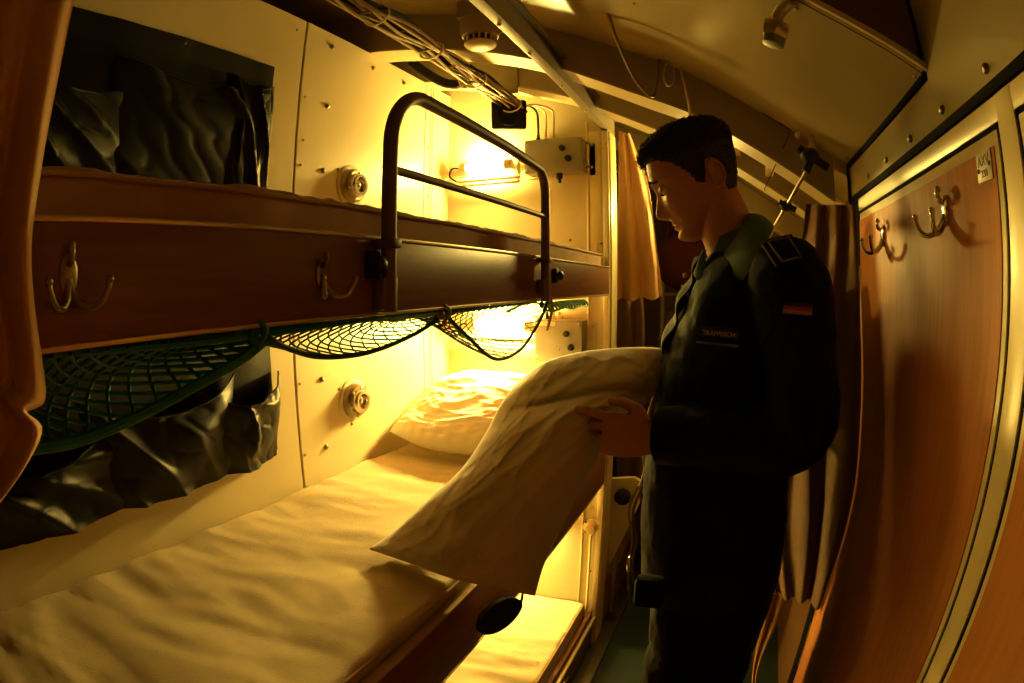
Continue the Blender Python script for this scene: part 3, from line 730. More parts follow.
# ------------------------------------------------------------------ ceiling items over the aisle
hc = thing('hanging_cord', onX(655, 90, 1.30), 'pale cord hanging in a loop from the ceiling before the cross beam', 'cord')
obj('cord', MB().tube(crv([onX(602, -25, 1.05), onX(607, 10, 1.15), onX(621, 50, 1.25), onX(637, 82, 1.32), onX(652, 96, 1.33), onX(657, 80, 1.355), onX(659, 60, 1.375)], 10), .0042, 8), M['cable_g'], hc)
obj('cord', MB().tube(crv([onX(681, 70, 1.375), onX(686, 90, 1.36), onX(690, 112, 1.34), onX(690, 130, 1.33)], 8), .0036, 8), M['cable_w'], hc)
cp_ = thing('carabiner', onX(670, 85, 1.36), 'small chrome snap hook hanging beside the ceiling cord', 'snap hook')
obj('hook_loop', MB().tube(crv([onX(664, 66, 1.36), onX(664, 80, 1.355), onX(669, 86, 1.35), onX(674, 80, 1.355), onX(673, 66, 1.36), onX(668, 62, 1.36), onX(664, 66, 1.36)], 6), .0028, 8), M['chrome'], cp_)
obj('eye', MB().tube([onX(668, 64, 1.36), onX(668, 56, 1.385)], .005, 8), M['steel'], cp_)
pf = thing('pipe_fitting', onX(775, 40, .86), 'brass pipe elbow with hexagonal nut on the ceiling panel', 'pipe fitting')
q0 = onX(776, 30, .77); q1 = onX(779, 14, .768); q2 = onX(790, 3, .765); q3 = onX(812, -14, .77)
ax = (q0 - q1).normalized()
obj('pipe', MB().tube(crv([q0, q1, q2, q3], 8), .0095, 14), M['brass'], pf)
obj('nut', MB().lathe(q0 - ax * .012, ax, [(0, .019), (.003, .021), (.022, .021), (.025, .019)], 6), M['brass'], pf)
obj('collar', MB().lathe(q0 + ax * .014, ax, [(0, .017), (.012, .0165), (.013, .008)], 20), M['steel'], pf)

rd = thing('mounting_arm', onX(808, 150, 1.33), 'chromed rod with black clamps hanging under the ceiling behind the man', 'mounting arm')
r0 = onX(809, 166, 1.30); r1 = onX(776, 224, 1.42)
obj('rod', MB().tube([r0, r1 + (r1 - r0) * .6], .0048, 12), M['chrome'], rd)
obj('clamp', MB().ell(onX(810, 156, 1.30), (.02, .024, .02)).tube([onX(798, 148, 1.30), onX(828, 168, 1.31)], .011, 10).tube([onX(812, 158, 1.30), onX(806, 172, 1.30)], .010, 10), M['black'], rd)
obj('clamp', MB().ell(onX(786, 206, 1.385), (.014, .017, .014)).tube([onX(779, 202, 1.385), onX(796, 210, 1.385)], .008, 10), M['black'], rd)
obj('ball_joint', MB().ell(onX(812, 148, 1.31), (.011,) * 3).tube([onX(812, 148, 1.31), onX(810, 128, 1.35)], .007, 10), M['brass'], rd)
obj('knob', MB().ell(onX(798, 135, 1.33), (.009,) * 3), M['brass'], rd)
obj('ceiling_foot', MB().ell(onX(812, 129, 1.35), (.016, .018, .012)), M['brass'], rd)
obj('wire', MB().tube([onX(790, 132, 1.37), onX(764, 190, 1.45)], .0012, 6), M['cable_b'], rd)
ct = thing('ceiling_conduit', onX(775, 195, 1.9), 'pale conduits running crosswise under the ceiling behind the man', 'conduit')
cdm = MB()
for dx, dz in ((1.62, -.02), (1.66, -.03), (1.95, -.04), (2.0, -.045)):
    cdm.tube([(dx, y, ceil_z(y) + dz - .03) for y in [lerp(-.34, .3, k / 12) for k in range(13)]], .009, 8)
for yy in (-.02, -.12, .08): cdm.box((1.60, yy - .012, ceil_z(yy) - .075), (2.02, yy + .012, ceil_z(yy) - .045), .002)
obj('pipes', cdm, M['flange'], ct)

# ------------------------------------------------------------------ curtains
def curtain(name, left, right, depth_ax, amp, folds, label, m, nv=50, nu=90, seed=0, th=.002, hemw=0):
    """left/right: lists of 3-D points from top to bottom"""
    L, Rr = crv(left, 8), crv(right, 8)
    def at(c, t):
        f = t * (len(c) - 1); i = min(int(f), len(c) - 2); return c[i].lerp(c[i + 1], f - i)
    d = V(depth_ax).normalized()
    def fn(u, v):
        p = at(L, v).lerp(at(Rr, v), u)
        a_ = amp * (.6 + .4 * v) * (1 + .4 * noise.noise(V((u * 3, v * 2, seed))))
        return p + d * (sin(u * folds * 2 * pi + .8 * noise.noise(V((v * 2.2, seed, u * 2)))) * a_ + fbm((u * 4, v * 3, seed), 2) * amp * .6) + V((0, 0, hemw * sin(u * folds * 2 * pi)))
    return obj(name, MB().slab(fn, nu, nv, th), M[m], label=label, cat='curtain', smooth=80)
XC = .40
curtain('curtain', [onY(-60, -60, XC + .03), onY(-60, 100, XC + .03), onY(-70, 250, XC + .03), onY(-60, 400, XC + .02), onY(-75, 545, XC + .02)],
        [onY(95, -70, XC), onY(77, 0, XC), onY(62, 75, XC), onY(45, 165, XC), onY(34, 240, XC), onY(36, 300, XC), onY(44, 360, XC), onY(47, 402, XC - .01), onY(30, 414, XC - .01), onY(46, 432, XC), onY(28, 470, XC), onY(0, 508, XC), onY(-20, 545, XC)],
        (0, 1, 0), .012, 3.2, 'blurred tan curtain hanging in folds at the near end of the bunks', 'curtain', seed=2)
curtain('curtain', [onX(806, 204, 1.41), onX(800, 250, 1.42), onX(778, 330, 1.42), onX(756, 430, 1.42), onX(760, 520, 1.42), onX(776, 594, 1.40)],
        [onY(855, 206, -.302), onY(859, 300, -.300), onY(861, 400, -.300), onY(852, 500, -.300), onY(820, 606, -.300)],
        (1, 0, 0), .016, 3.0, 'brown pleated curtain hanging behind the man beside the lockers', 'curtain2', seed=5, hemw=.002)
curtain('curtain', [onX(766, 590, 1.52), onX(757, 625, 1.52), onX(752, 665, 1.52), onX(750, 700, 1.52)],  # curtain's lower end; the lamplight on it is put into paler cloth
        [onX(785, 596, 1.50), onX(776, 625, 1.50), onX(760, 662, 1.50), onX(753, 700, 1.50)],
        (1, 0, 0), .008, 2.0, 'lower end of the brown curtain behind the man, lamplight put into its tan colour', 'curtain', seed=6, nv=20, nu=30)
curtain('curtain', [onX(619, 132, 2.16), onX(618, 200, 2.16), onX(617, 260, 2.16), onX(617, 300, 2.16)],
        [onX(630, 134, 2.20), onX(648, 185, 2.20), onX(656, 240, 2.20), onX(663, 298, 2.20)],
        (1, .2, 0), .020, 2.3, 'tan curtain just beyond the bulkhead, left of the man\'s face', 'curtain', seed=7, hemw=.006)
curtain('curtain', [onX(617, 296, 2.30), onX(617, 340, 2.30), onX(617, 420, 2.30), onX(617, 500, 2.30)],
        [onX(643, 296, 2.30), onX(645, 350, 2.30), onX(644, 420, 2.30), onX(643, 480, 2.30)],
        (1, .2, 0), .014, 2.0, 'brown curtain below the shorter one beyond the bulkhead', 'curtain2', seed=8)

# ------------------------------------------------------------------ far compartment
fbx = thing('bunk', (2.8, YB, FZ), 'dark low bunk beyond the bulkhead, mostly hidden', 'bunk')
obj('side_board', MB().box((2.08, YB, FZ), (3.0, YB + .02, -1.28), .004), M['redwood'], fbx)
obj('base_panel', MB().box((2.06, YB + .02, FZ), (3.0, YW, -1.30), .01), M['brownpanel'], fbx)
gp_ = [onX(*p, 2.20) for p in ((606, 479), (634, 478), (641, 482), (644, 490), (640, 503), (609, 566))]
gx = thing('control_panel', (2.20, .42, gp_[-1].z), 'pale rounded panel with black knob just beyond the bulkhead edge', 'panel')
obj('panel', MB().prism([(p.y, p.z) for p in gp_], 0, 2.20, 2.225), M['flange'], gx)
cc = onX(623, 496, 2.20)
obj('knob', MB().lathe(cc, (-1, 0, 0), [(0, .036), (.02, .036), (.026, .024), (.03, .0)], 9), M['black'], gx)
obj('stand', MB().box((2.205, gp_[-1].y - .03, FZ), (2.22, gp_[-1].y, gp_[-1].z + .05), .002), M['grey'], gx)
rc = thing('bag', (2.85, .26, .05), 'dark red cloth bag hanging in the gloom beyond the man\'s chin', 'bag')
obj('body', MB().ell((2.85, .25, .12), (.10, .16, .15)), M['red'], rc)
obj('strap', MB().tube(crv([(2.85, .16, .22), (2.85, .26, .50), (2.85, .35, .22)], 8), .01, 8), M['red'], rc)
obj('hanger', MB().tube([(2.85, .26, .495), (2.85, .26, ceil_z(.26) + .004)], .004, 8), M['steel'], rc)
sk = thing('storage_rack', (3.2, .2, FZ), 'dim metal rack of shelves far down the aisle', 'rack')
st = MB()
for yy in (-.02, .18, .40): st.box((3.1, yy - .012, FZ), (3.13, yy + .012, .2), .002)
obj('upright', st, M['grey'], sk)
for z in (-.05, -.30, -.55, -.85):
    obj('shelf', MB().box((3.1, -.03, z - .008), (3.4, .42, z + .008), .002), M['grey'], sk)
k = 0
for z in (-.292, -.542):
    for y0, hgt, m_ in ((.03, .17, 'teal'), (.09, .19, 'flange'), (.20, .16, 'teal'), (.27, .18, 'plate'), (.34, .15, 'brownpanel')):
        nm = {'teal': 'teal', 'flange': 'cream', 'plate': 'pale grey', 'brownpanel': 'brown'}[m_]
        b = obj('binder', MB().box((3.14, y0, z), (3.36, y0 + .045, z + hgt), .003), M[m_],
                label='%s binder standing on the %s shelf of the dim rack' % (nm, 'higher' if z > -.4 else 'lower'), cat='binder', group='binders on the dim rack'); k += 1

# black strap under the middle bunk board
bs = thing('strap_loop', (.95, .45, -.79), 'black strap loop hanging under the edge of the middle bunk', 'strap')
obj('webbing', MB().tube(crv([onX(523, 590, 1.09), onX(521, 602, 1.08), onX(514, 616, 1.04), onX(500, 626, 1.0), onX(484, 634, .96), onX(468, 640, .92)], 8), .0035, 8), M['black'], bs)
obj('pad', MB().slab(lambda u, v: onX(lerp(476, 521, u), lerp(627, 604, u) + (v - .5) * 30 * math.sqrt(max(.02, sin(pi * u))), lerp(.86, .98, u)), 20, 10, .010), M['black'], bs)
# ------------------------------------------------------------------ the man
mn = thing('person', (1.15, 0, FZ), 'man in dark navy uniform jacket looking down and holding the large pillow', 'person')
HX = 1.13
HO = V((HX, .072, .222)); tau = R(23)
HU = V((0, sin(tau), cos(tau))); HF = V((0, cos(tau), -sin(tau))); HS = V((-1, 0, 0))    # up, forward, side (towards the camera)
def hp(f, u, s): return HO + HF * f + HU * u + HS * s
FR = [(-.120, .060), (-.112, .076), (-.103, .0835), (-.095, .083), (-.089, .079), (-.083, .082), (-.076, .084), (-.068, .0835), (-.060, .086), (-.045, .0875), (-.02, .088), (-.003, .0885), (.010, .0935), (.022, .0955), (.04, .093), (.06, .086), (.074, .070), (.086, .048), (.094, .022), (.098, .0)]
BK = [(-.120, .035), (-.112, .018), (-.103, .004), (-.09, -.022), (-.075, -.046), (-.05, -.064), (-.02, -.078), (.02, -.091), (.05, -.093), (.072, -.084), (.086, -.062), (.094, -.036), (.098, -.012)]
WD = [(-.120, .014), (-.114, .027), (-.103, .038), (-.09, .047), (-.075, .054), (-.05, .062), (-.02, .068), (0, .071), (.03, .0745), (.06, .071), (.076, .058), (.086, .042), (.094, .024), (.098, .008)]
def head_pt(a, u, off=0):
    """a: angle round the head, 0 = face, pi = back"""
    f0, f1, wd = sinterp(u, FR), sinterp(u, BK), sinterp(u, WD)
    cf = (f0 * .42 + f1 * .58); ca, sa = cos(a), sin(a)
    e = 2.25
    rr = (abs(ca) ** e + abs(sa) ** e) ** (-1 / e)
    x = ca * rr; y = sa * rr
    f = cf + (f0 - cf) * x if x > 0 else cf + (cf - f1) * x
    s = wd * y
    if x > 0:
        s *= 1 - .10 * x * x
        # nose
        pn = interp(u, [(-.066, 0), (-.061, .006), (-.056, .0165), (-.050, .0235), (-.045, .0255), (-.035, .0215), (-.02, .0125), (-.006, .0060), (.008, .001), (.014, 0)])
        sn = interp(u, [(-.062, .012), (-.052, .0125), (-.04, .0100), (-.02, .0075), (.0, .0075)])
        f += pn * math.exp(-(abs(s) / sn) ** 2.6)
        f += .006 * gauss(abs(s) - .0145, .0055) * gauss(u + .053, .009)            # wings
        for q in (1, -1):
            f -= .0125 * gauss(s - q * .030, .014) * gauss(u + .005, .0125)            # sockets
            f += .0045 * gauss(s - q * .028, .018) * gauss(u - .016, .006)           # brows
            f += .0045 * gauss(s - q * .040, .014) * gauss(u + .036, .016)           # cheeks, raised by a smile
            f -= .0025 * gauss(s - q * (.026 + (-u - .055) * .25), .004) * gauss(u + .066, .016)
            f -= .003 * gauss(s - q * .026, .005) * gauss(u + .0745, .005)           # mouth corners
        ml = max(0, 1 - (s / .027) ** 2)
        cu = u - .006 * (s / .025) ** 2
        f += ml * (.0052 * gauss(cu + .0715, .0040) + .0060 * gauss(cu + .0830, .0042) - .0040 * gauss(cu + .0772, .0018))
        f += .004 * gauss(s, .018) * gauss(u + .104, .008)
    p = hp(f, u, s)
    if off:
        n = (HF * (x * (f0 - f1) / 2 / max(f0 - f1, .01)) + HS * y * .9 + HU * max(0, (u - .03) / .075) ** 1.5).normalized()
        p = p + n * off
    return p
def ulev(k, n):
    return lerp(-.120, .098, 1 - (1 - k / n) ** 1.0)
body = MB()
NA, NU_ = 110, 110
rings = []
for k in range(NU_ + 1):
    u = ulev(k, NU_)
    rings.append([head_pt(2 * pi * j / NA, u) for j in range(NA)])
body.rings(rings)
# ears
for q in (1, -1):
    ec = hp(-.036, -.024, q * .066); em = Matrix.Rotation(q * R(14), 3, HU)
    rr = []
    for k in range(25):
        a_ = 2 * pi * k / 24
        rr.append(ec + em @ (HF * (.0135 * cos(a_) - .006 * max(0, -sin(a_)) * -1) + HU * (.026 * sin(a_)) + HS * q * (.009 - .003 * cos(a_))))
    body.tube(rr, .0036, 8)
    body.ell(ec + HS * q * .002, (.006, .015, .026), mtx=em @ Matrix.Rotation(-tau, 3, 'X'))
    body.ell(ec + HF * -.001 + HU * -.027 + HS * q * .004, (.005, .007, .008))
    rr = [ec + em @ (HF * (.008 * cos(a_)) + HU * (.018 * sin(a_) + .003) + HS * q * .008) for a_ in [R(lerp(-60, 150, k / 12)) for k in range(13)]]
    body.tube(rr, .0026, 6)
# neck, with the adam's apple
def ellring(c, ax, r1, r2, u=V((1, 0, 0)), n=32):
    ax = ax.normalized(); u = (u - ax * u.dot(ax)).normalized(); w_ = ax.cross(u)
    return [c + u * cos(2 * pi * k / n) * r1 + w_ * sin(2 * pi * k / n) * r2 for k in range(n)]
nk = [(V((HX + .01, -.03, .00)), .085, .075), (V((HX + .008, -.012, .05)), .066, .062), (V((HX + .004, .008, .10)), .058, .056), (V((HX, .022, .135)), .057, .056), (V((HX, .036, .17)), .056, .054), (V((HX, .05, .21)), .05, .05)]
body.rings([ellring(c_, V((0, .35, 1)), a_, b_) for c_, a_, b_ in nk])
# torso under the clothes
TS = [(-.55, .02, .165, .105), (-.45, .02, .165, .105), (-.30, .01, .155, .10), (-.15, .0, .165, .10), (-.02, -.015, .175, .095), (.02, -.025, .15, .08), (.05, -.025, .09, .065)]
body.rings([ellring(V((1.155, y_, z_)), V((0, 0, 1)), a_, b_) for z_, y_, a_, b_ in TS])
# arms: shoulder, elbow, wrist
ARM = {1: [V((.965, -.085, .015)), V((.945, -.112, -.235)), V((.992, .130, -.272))],
       -1: [V((1.345, -.075, .015)), V((1.375, .02, -.235)), V((1.27, .215, -.215))]}
for q in (1, -1):
    s_, e_, w_ = ARM[q]
    body.tube([s_ + (s_ - e_) * .05, s_.lerp(e_, .5), e_, e_.lerp(w_, .35), w_], [.052, .046, .040, .040, .027], 20)
    # legs
    lx = 1.155 - q * .095
    body.tube([V((lx, .0, -.50)), V((lx, .005, -.75)), V((lx, -.005, -1.02)), V((lx, -.02, -1.2)), V((lx, -.02, FZ + .07))], [.088, .078, .055, .056, .04], 20)
    body.tube([V((lx, -.03, FZ + .04)), V((lx, .06, FZ + .04)), V((lx, .13, FZ + .03))], [.036, .036, .022], 14)
# hands: palm, four bent fingers, thumb
def hand(wr, fwd, pn, sd, sc_, curl, spread=.0, thumb=1):
    """fwd: along the palm, pn: palm normal (the side that grips), sd: from little finger to index"""
    fwd, pn, sd = V(fwd).normalized(), V(pn), V(sd)
    pn = (pn - fwd * pn.dot(fwd)).normalized(); sd = fwd.cross(pn) * (1 if fwd.cross(pn).dot(sd) > 0 else -1)
    rr = []
    for t, wd, th in ((-.02, .026, .020), (.0, .028, .019), (.02, .035, .017), (.05, .041, .015), (.08, .041, .0125), (.092, .038, .009)):
        rr.append([wr + fwd * t * sc_ + sd * cos(a_) * wd * sc_ + pn * sin(a_) * th * sc_ for a_ in [2 * pi * k / 24 for k in range(24)]])
    body.rings(rr)
    for i, (off, L, r) in enumerate(((.030, .072, .0088), (.0105, .080, .0092), (-.010, .074, .0088), (-.0290, .058, .0078))):
        p = wr + fwd * (.080 - .004 * abs(i - 1)) * sc_ + sd * off * sc_; d = (fwd + sd * (spread * (1.5 - i))).normalized()
        path = [p - d * .012 * sc_, p]; ang = 0
        for j, fr_ in enumerate((.45, .30, .25)):
            ang += R(curl[i][j]); dd = (d * cos(ang) + pn * sin(ang)).normalized()
            p = p + dd * L * fr_ * sc_; path.append(p)
        body.tube(path, [r * sc_, r * sc_, r * .95 * sc_, r * .88 * sc_, r * .75 * sc_], 12)
        body.ell(path[-1], (r * .78 * sc_,) * 3)
        for q in path[2:4]: body.ell(q, (r * 1.04 * sc_,) * 3)
    tb = wr + fwd * .018 * sc_ + sd * .026 * sc_
    tp = [tb, tb + (sd * .7 + fwd * .55 + pn * .35) * .034 * sc_]
    tp.append(tp[-1] + (fwd * .8 + sd * .25 + pn * .5).normalized() * .034 * sc_)
    tp.append(tp[-1] + (fwd * .9 - sd * .1 + pn * .45).normalized() * .026 * sc_)
    body.tube(tp, [.015 * sc_, .0125 * sc_, .0105 * sc_, .0085 * sc_], 12); body.ell(tp[-1], (.0088 * sc_,) * 3)
    body.ell(tp[1], (.0128 * sc_,) * 3)
hand(ARM[1][2] + V((-.030, .004, .0)), (-.10, 1, .10), (.95, 0, -.15), (0, 0, 1), .98, [(4, 8, 8), (30, 40, 40), (44, 52, 42), (56, 60, 42)], .05)
hand(ARM[-1][2], (-.35, 1, .1), (-.7, -.3, -.2), (0, 0, 1), .98, [(30, 40, 25), (34, 42, 28), (40, 44, 28), (46, 44, 28)])
b_ob = obj('body', body, M['skin'], mn, smooth=80, clean=False)
md = b_ob.modifiers.new('skin', 'REMESH'); md.mode = 'VOXEL'; md.voxel_size = .0024; md.use_smooth_shade = True
md = b_ob.modifiers.new('soft', 'SMOOTH'); md.factor = .5; md.iterations = 3
# eyes, mostly lidded, looking down
for q in (1, -1):
    ec = hp(.0705, -.006, q * .030)
    e = obj('eyeball', MB().ell(ec, (.0118,) * 3), M['eye'], mn)
    obj('iris', MB().ell(ec + HF * .0085 - HU * .005, (.0052, .0052, .0052)), M['hair'], e)
    lid = MB().grid(lambda u, v: ec + (HF * (cos(lerp(R(-34), R(75), v)) * .0132) + HU * (sin(lerp(R(-34), R(75), v)) * .0132)) * cos(lerp(-1.25, 1.25, u)) + HS * sin(lerp(-1.25, 1.25, u)) * .0138, 16, 10)
    obj('eyelid', lid, M['skin'], mn)
    br = MB()
    for k in range(70):
        t = k / 69; s0 = q * lerp(.012, .047, t); u0 = .0165 + .005 * sin(pi * min(1, t * 1.3)) - .006 * t * t + rnd.uniform(-.003, .003)
        aa = math.asin(min(.95, abs(s0) / .078)) * q
        p = head_pt(aa * 1.0, u0, .001)
        br.tube([p, p + HS * q * .006 + HU * .002 + HF * .0015], [.0006, .0002], 4)
    obj('eyebrow', br, M['hair'], mn)
# hair: a close cap with short curls on top
def hair_w(a, u):
    a = a if a <= pi else 2 * pi - a       # 0 face .. pi back
    line = interp(a, [(0, .061), (.45, .059), (.85, .048), (1.10, .030), (1.28, .006), (1.42, -.026), (1.62, -.034), (1.74, .008), (2.0, .006), (2.18, -.040), (2.4, -.060), (pi, -.062)])
    return sstep(line - .005, line + .006, u)
def hair_t(a, u):
    top = sstep(.02, .085, u); a2 = a if a <= pi else 2 * pi - a
    return .003 + .008 * top + .004 * top * sstep(1.6, .2, a2)
hm = MB(); rings = []
for k in range(90 + 1):
    u = lerp(-.07, .098, k / 90)
    rr = []
    for j in range(NA):
        a_ = 2 * pi * j / NA; w_ = hair_w(a_, u); t_ = hair_t(a_, u)
        p0 = head_pt(a_, u)
        nz = fbm(p0 * 85, 3) * .0055 * sstep(.02, .07, u) + fbm(p0 * 160, 2) * .0015
        rr.append(head_pt(a_, u, lerp(-.006, t_ + nz, w_)))
    rings.append(rr)
hm.rings(rings)
hr = obj('hair', hm, M['hair'], mn, smooth=80)
cu = MB()
for _ in range(3600):
    a_ = rnd.uniform(0, 2 * pi); u = rnd.uniform(.035, .098) if rnd.random() < .85 else rnd.uniform(-.03, .04)
    if hair_w(a_, u) < .6: continue
    p = head_pt(a_, u, hair_t(a_, u) * .8); n = (p - hp(-.005, .0, 0)).normalized()
    tp = sstep(.03, .085, u); L = .004 + .016 * tp * rnd.uniform(.6, 1.2)
    t1 = n.cross(V((rnd.uniform(-1, 1), rnd.uniform(-1, 1), rnd.uniform(-1, 1)))).normalized(); t2 = n.cross(t1); fw = HF * .5
    path = [p - n * .003]
    for k in range(1, 5):
        c_ = k / 4
        path.append(p + n * L * c_ * (1 - .25 * c_) + (t1 * sin(c_ * 4.5) + t2 * (1 - cos(c_ * 4.5))) * L * .33 + fw * L * c_ * .5 * tp)
    cu.tube(path, [.0013, .0013, .0012, .0010, .0004], 4, caps=False)
obj('curls', cu, M['hair'], hr, smooth=80)

# ---- jacket: torso, sleeves, joined into one surface
def tors(tab, n=48, seed=0, amp=.004, e=2.4):
    rr = []
    z0, z1 = tab[0][0], tab[-1][0]; N = 60
    cols = [[(t[0], t[i]) for t in tab] for i in range(1, 5)]
    for k in range(N + 1):
        z = lerp(z0, z1, k / N); yf, yb, wx, cx = [sinterp(z, c_) for c_ in cols]
        r = []
        for j in range(n):
            a_ = 2 * pi * j / n; ca, sa = cos(a_), sin(a_); q = (abs(ca) ** e + abs(sa) ** e) ** (-1 / e)
            d = 1 + (fbm((ca * 1.6 + seed, sa * 1.6, z * 7), 3)) * amp * 8
            r.append(V((cx + ca * q * wx * d, (yf + yb) / 2 + sa * q * (yf - yb) / 2 * d, z)))
        rr.append(r)
    return rr
JT = [(-.64, .150, -.155, .185, 1.155), (-.60, .158, -.160, .190, 1.155), (-.50, .165, -.155, .188, 1.155), (-.39, .163, -.140, .180, 1.155), (-.26, .155, -.130, .182, 1.155), (-.13, .132, -.135, .190, 1.155),
      (-.05, .106, -.142, .195, 1.155), (.0, .086, -.138, .198, 1.155), (.025, .072, -.128, .182, 1.155), (.048, .060, -.112, .140, 1.150), (.066, .050, -.095, .100, 1.145)]
jk = MB().rings(tors(JT, seed=1))
for q in (1, -1):
    s_, e_, w_ = ARM[q]
    back = V((0, -.02, 0))
    sh = s_ + V((q * .045, -.004, .022))
    path = crv([sh, s_ + V((0, -.012, -.015)), s_.lerp(e_, .5) + back, e_ + V((0, -.012, -.006)), e_.lerp(w_, .35) + V((0, 0, -.008)), e_.lerp(w_, .7) + V((0, 0, -.004)), w_ - (w_ - e_).normalized() * .012], 8)
    rs = []
    for i in range(len(path)):
        t = i / (len(path) - 1)
        rs.append(interp(t, [(0, .062), (.15, .076), (.33, .068), (.5, .064), (.66, .062), (.85, .054), (1, .050)]) + .0035 * noise.noise(V((t * 14, q, 0))) + .003 * sin(t * 34) * gauss(t - .52, .16))
    jk.tube(path, rs, 26)
    if q == 1: cuffp = (path[-1], (path[-1] - path[-4]).normalized())
J = obj('jacket', jk, M['navy'], mn, smooth=80, clean=False)
md = J.modifiers.new('join', 'REMESH'); md.mode = 'VOXEL'; md.voxel_size = .0042; md.use_smooth_shade = True
md = J.modifiers.new('soft', 'SMOOTH'); md.factor = .6; md.iterations = 8
tx = bpy.data.textures.new('cloth_folds', 'CLOUDS'); tx.noise_scale = .09; tx.noise_depth = 3
md = J.modifiers.new('folds', 'DISPLACE'); md.texture = tx; md.strength = .014; md.mid_level = .5; md.texture_coords = 'LOCAL'
obj('cuff', MB().lathe(cuffp[0] - cuffp[1] * .045, cuffp[1], [(0, .051), (.002, .0545), (.048, .0535), (.052, .051), (.052, .044), (.03, .044)], 28), M['navy'], J)
# shoulder board, flag patch, name strip, zip, pocket flaps, cords
def on_jacket(px, py, X0=.80):
    """first point of the near side of the jacket along the sight line to a seam of the garment"""
    d = W(px, py).normalized(); o0 = V((0, 0, 0))
    return d
bpy.context.view_layer.update()
dg = bpy.context.evaluated_depsgraph_get()
from mathutils.bvhtree import BVHTree
jb = BVHTree.FromObject(J, dg)
jo = V(mn['o'])
def hitJ(px, py, off=.002):
    d = W(px, py).normalized()
    h = jb.ray_cast(-jo, d)
    if h[0] is None: h = jb.find_nearest(d * 1.05 - jo)
    return h[0] + jo + h[1] * off * (1 if h[1].dot(d) < 0 else -1)
def patch(name, quad, m, parent, off=.003, nu=10, nv=6, th=.0016, **k):
    q = quad
    fn = lambda u, v: hitJ(lerp(lerp(q[0][0], q[1][0], u), lerp(q[3][0], q[2][0], u), v), lerp(lerp(q[0][1], q[1][1], u), lerp(q[3][1], q[2][1], u), v), off)
    return obj(name, MB().slab(fn, nu, nv, th), M[m], parent, smooth=60, **k)
eb = patch('shoulder_board', [(767, 243), (791, 238), (804, 262), (783, 267)], 'navy', J, .006, th=.003)
ln = MB()
qq = [(770, 246), (789, 242), (800, 260), (783, 264), (770, 246)]
ln.tube([hitJ(lerp(qq[i][0], qq[i + 1][0], t / 4), lerp(qq[i][1], qq[i + 1][1], t / 4), .009) for i in range(4) for t in range(4)] + [hitJ(770, 246, .009)], .0016, 6)
obj('braid', ln, M['patchline'], eb)
obj('braid', MB().tube([hitJ(lerp(762, 777, t / 8), lerp(244, 268, t / 8), .006) for t in range(9)], .0018, 6), M['patchline'], eb)
fp = patch('flag_patch', [(784, 302), (812, 304), (811, 316), (783, 313)], 'black', J, .002)
patch('red_band', [(784, 305.2), (811.5, 308), (811.3, 312), (783.6, 309)], 'flagred', fp, .0035)
patch('gold_band', [(783.6, 309), (811.3, 312), (811, 315.5), (783.2, 312.6)], 'flaggold', fp, .0035)
a0, a1, a2 = hitJ(705, 329, .004), hitJ(736, 332, .004), hitJ(704, 336, .004)
nt2 = patch('name_strip', [(702, 326), (739, 329), (738, 339), (701, 336)], 'black', J, .002)
tw = (a1 - a0); ux = tw.normalized(); uy = (a0 - a2); uy = (uy - ux * uy.dot(ux)).normalized()
obj('lettering', text_mb('TRAMRISCH', .0112, (a0 + a1 + a2 + hitJ(735, 338, .004)) / 4 + ux.cross(uy) * .003, ux, uy, .0006), M['gold'], nt2, smooth=0)
obj('pocket_seam', MB().tube([hitJ(lerp(697, 738, t / 16), lerp(342, 346, t / 16), .002) for t in range(17)], .0018, 6), M['patchline'], J)
obj('seam', MB().tube([hitJ(*p, .001) for p in [(lerp(792, 760, t / 20) + 6 * sin(t / 20 * pi), lerp(268, 350, t / 20)) for t in range(21)]], .0012, 6), M['trouser'], J)
zf = MB(); zp = []
for k in range(40):
    z = lerp(.03, -.46, k / 39); yf = sinterp(z, [(t[0], t[1]) for t in JT]); zp.append(V((1.125 + .01 * sin(k), yf + .008 + .002 * sin(k * .9), z)))
obj('zip', zf.tube(zp, .0042, 6), M['steel'], J)
obj('zip_pull', MB().ell(zp[3] + V((-.01, .006, 0)), (.004, .003, .009)), M['chrome'], J)
# front placket folds by the collar
pl = MB()
pl.slab(lambda u, v: V((1.06 + .10 * u, interp(lerp(.055, -.13, v), [(-.13, .146), (-.05, .118), (0, .098), (.055, .072)]) + .006 * sin(v * 16 + u * 3) - .03 * (u - .6) ** 2, lerp(.055, -.13, v))), 10, 30, .004)
obj('placket', pl, M['navy'], J)
# shirt collar
def leaf(top, bot, nv=10):
    T = crv([onX(*p) for p in top], 8); B = crv([onX(*p) for p in bot], 8)
    T = [p * .985 for p in T]; B = [p * .97 for p in B]
    n_ = len(T) - 1
    return MB().slab(lambda u, v: T[int(round(u * n_))].lerp(B[int(round(u * n_))], v) + V((-.012 * sin(v * pi), 0, .004 * sin(v * pi))), n_, nv, .0035)
obj('shirt_collar', leaf([(754, 214, 1.17), (747, 216, 1.10), (737, 236, 1.072), (724, 254, 1.066), (712, 268, 1.08)],
                         [(773, 226, 1.14), (772, 232, 1.05), (763, 250, .995), (753, 267, .985), (743, 281, .985)]), M['collar'], mn, smooth=80)
obj('shirt_collar', leaf([(706, 250, 1.10), (704, 256, 1.09), (706, 264, 1.085), (711, 270, 1.07)],
                         [(701, 256, 1.12), (697, 266, 1.10), (695, 277, 1.075), (712, 288, 1.04)]), M['collar'], mn, smooth=80)
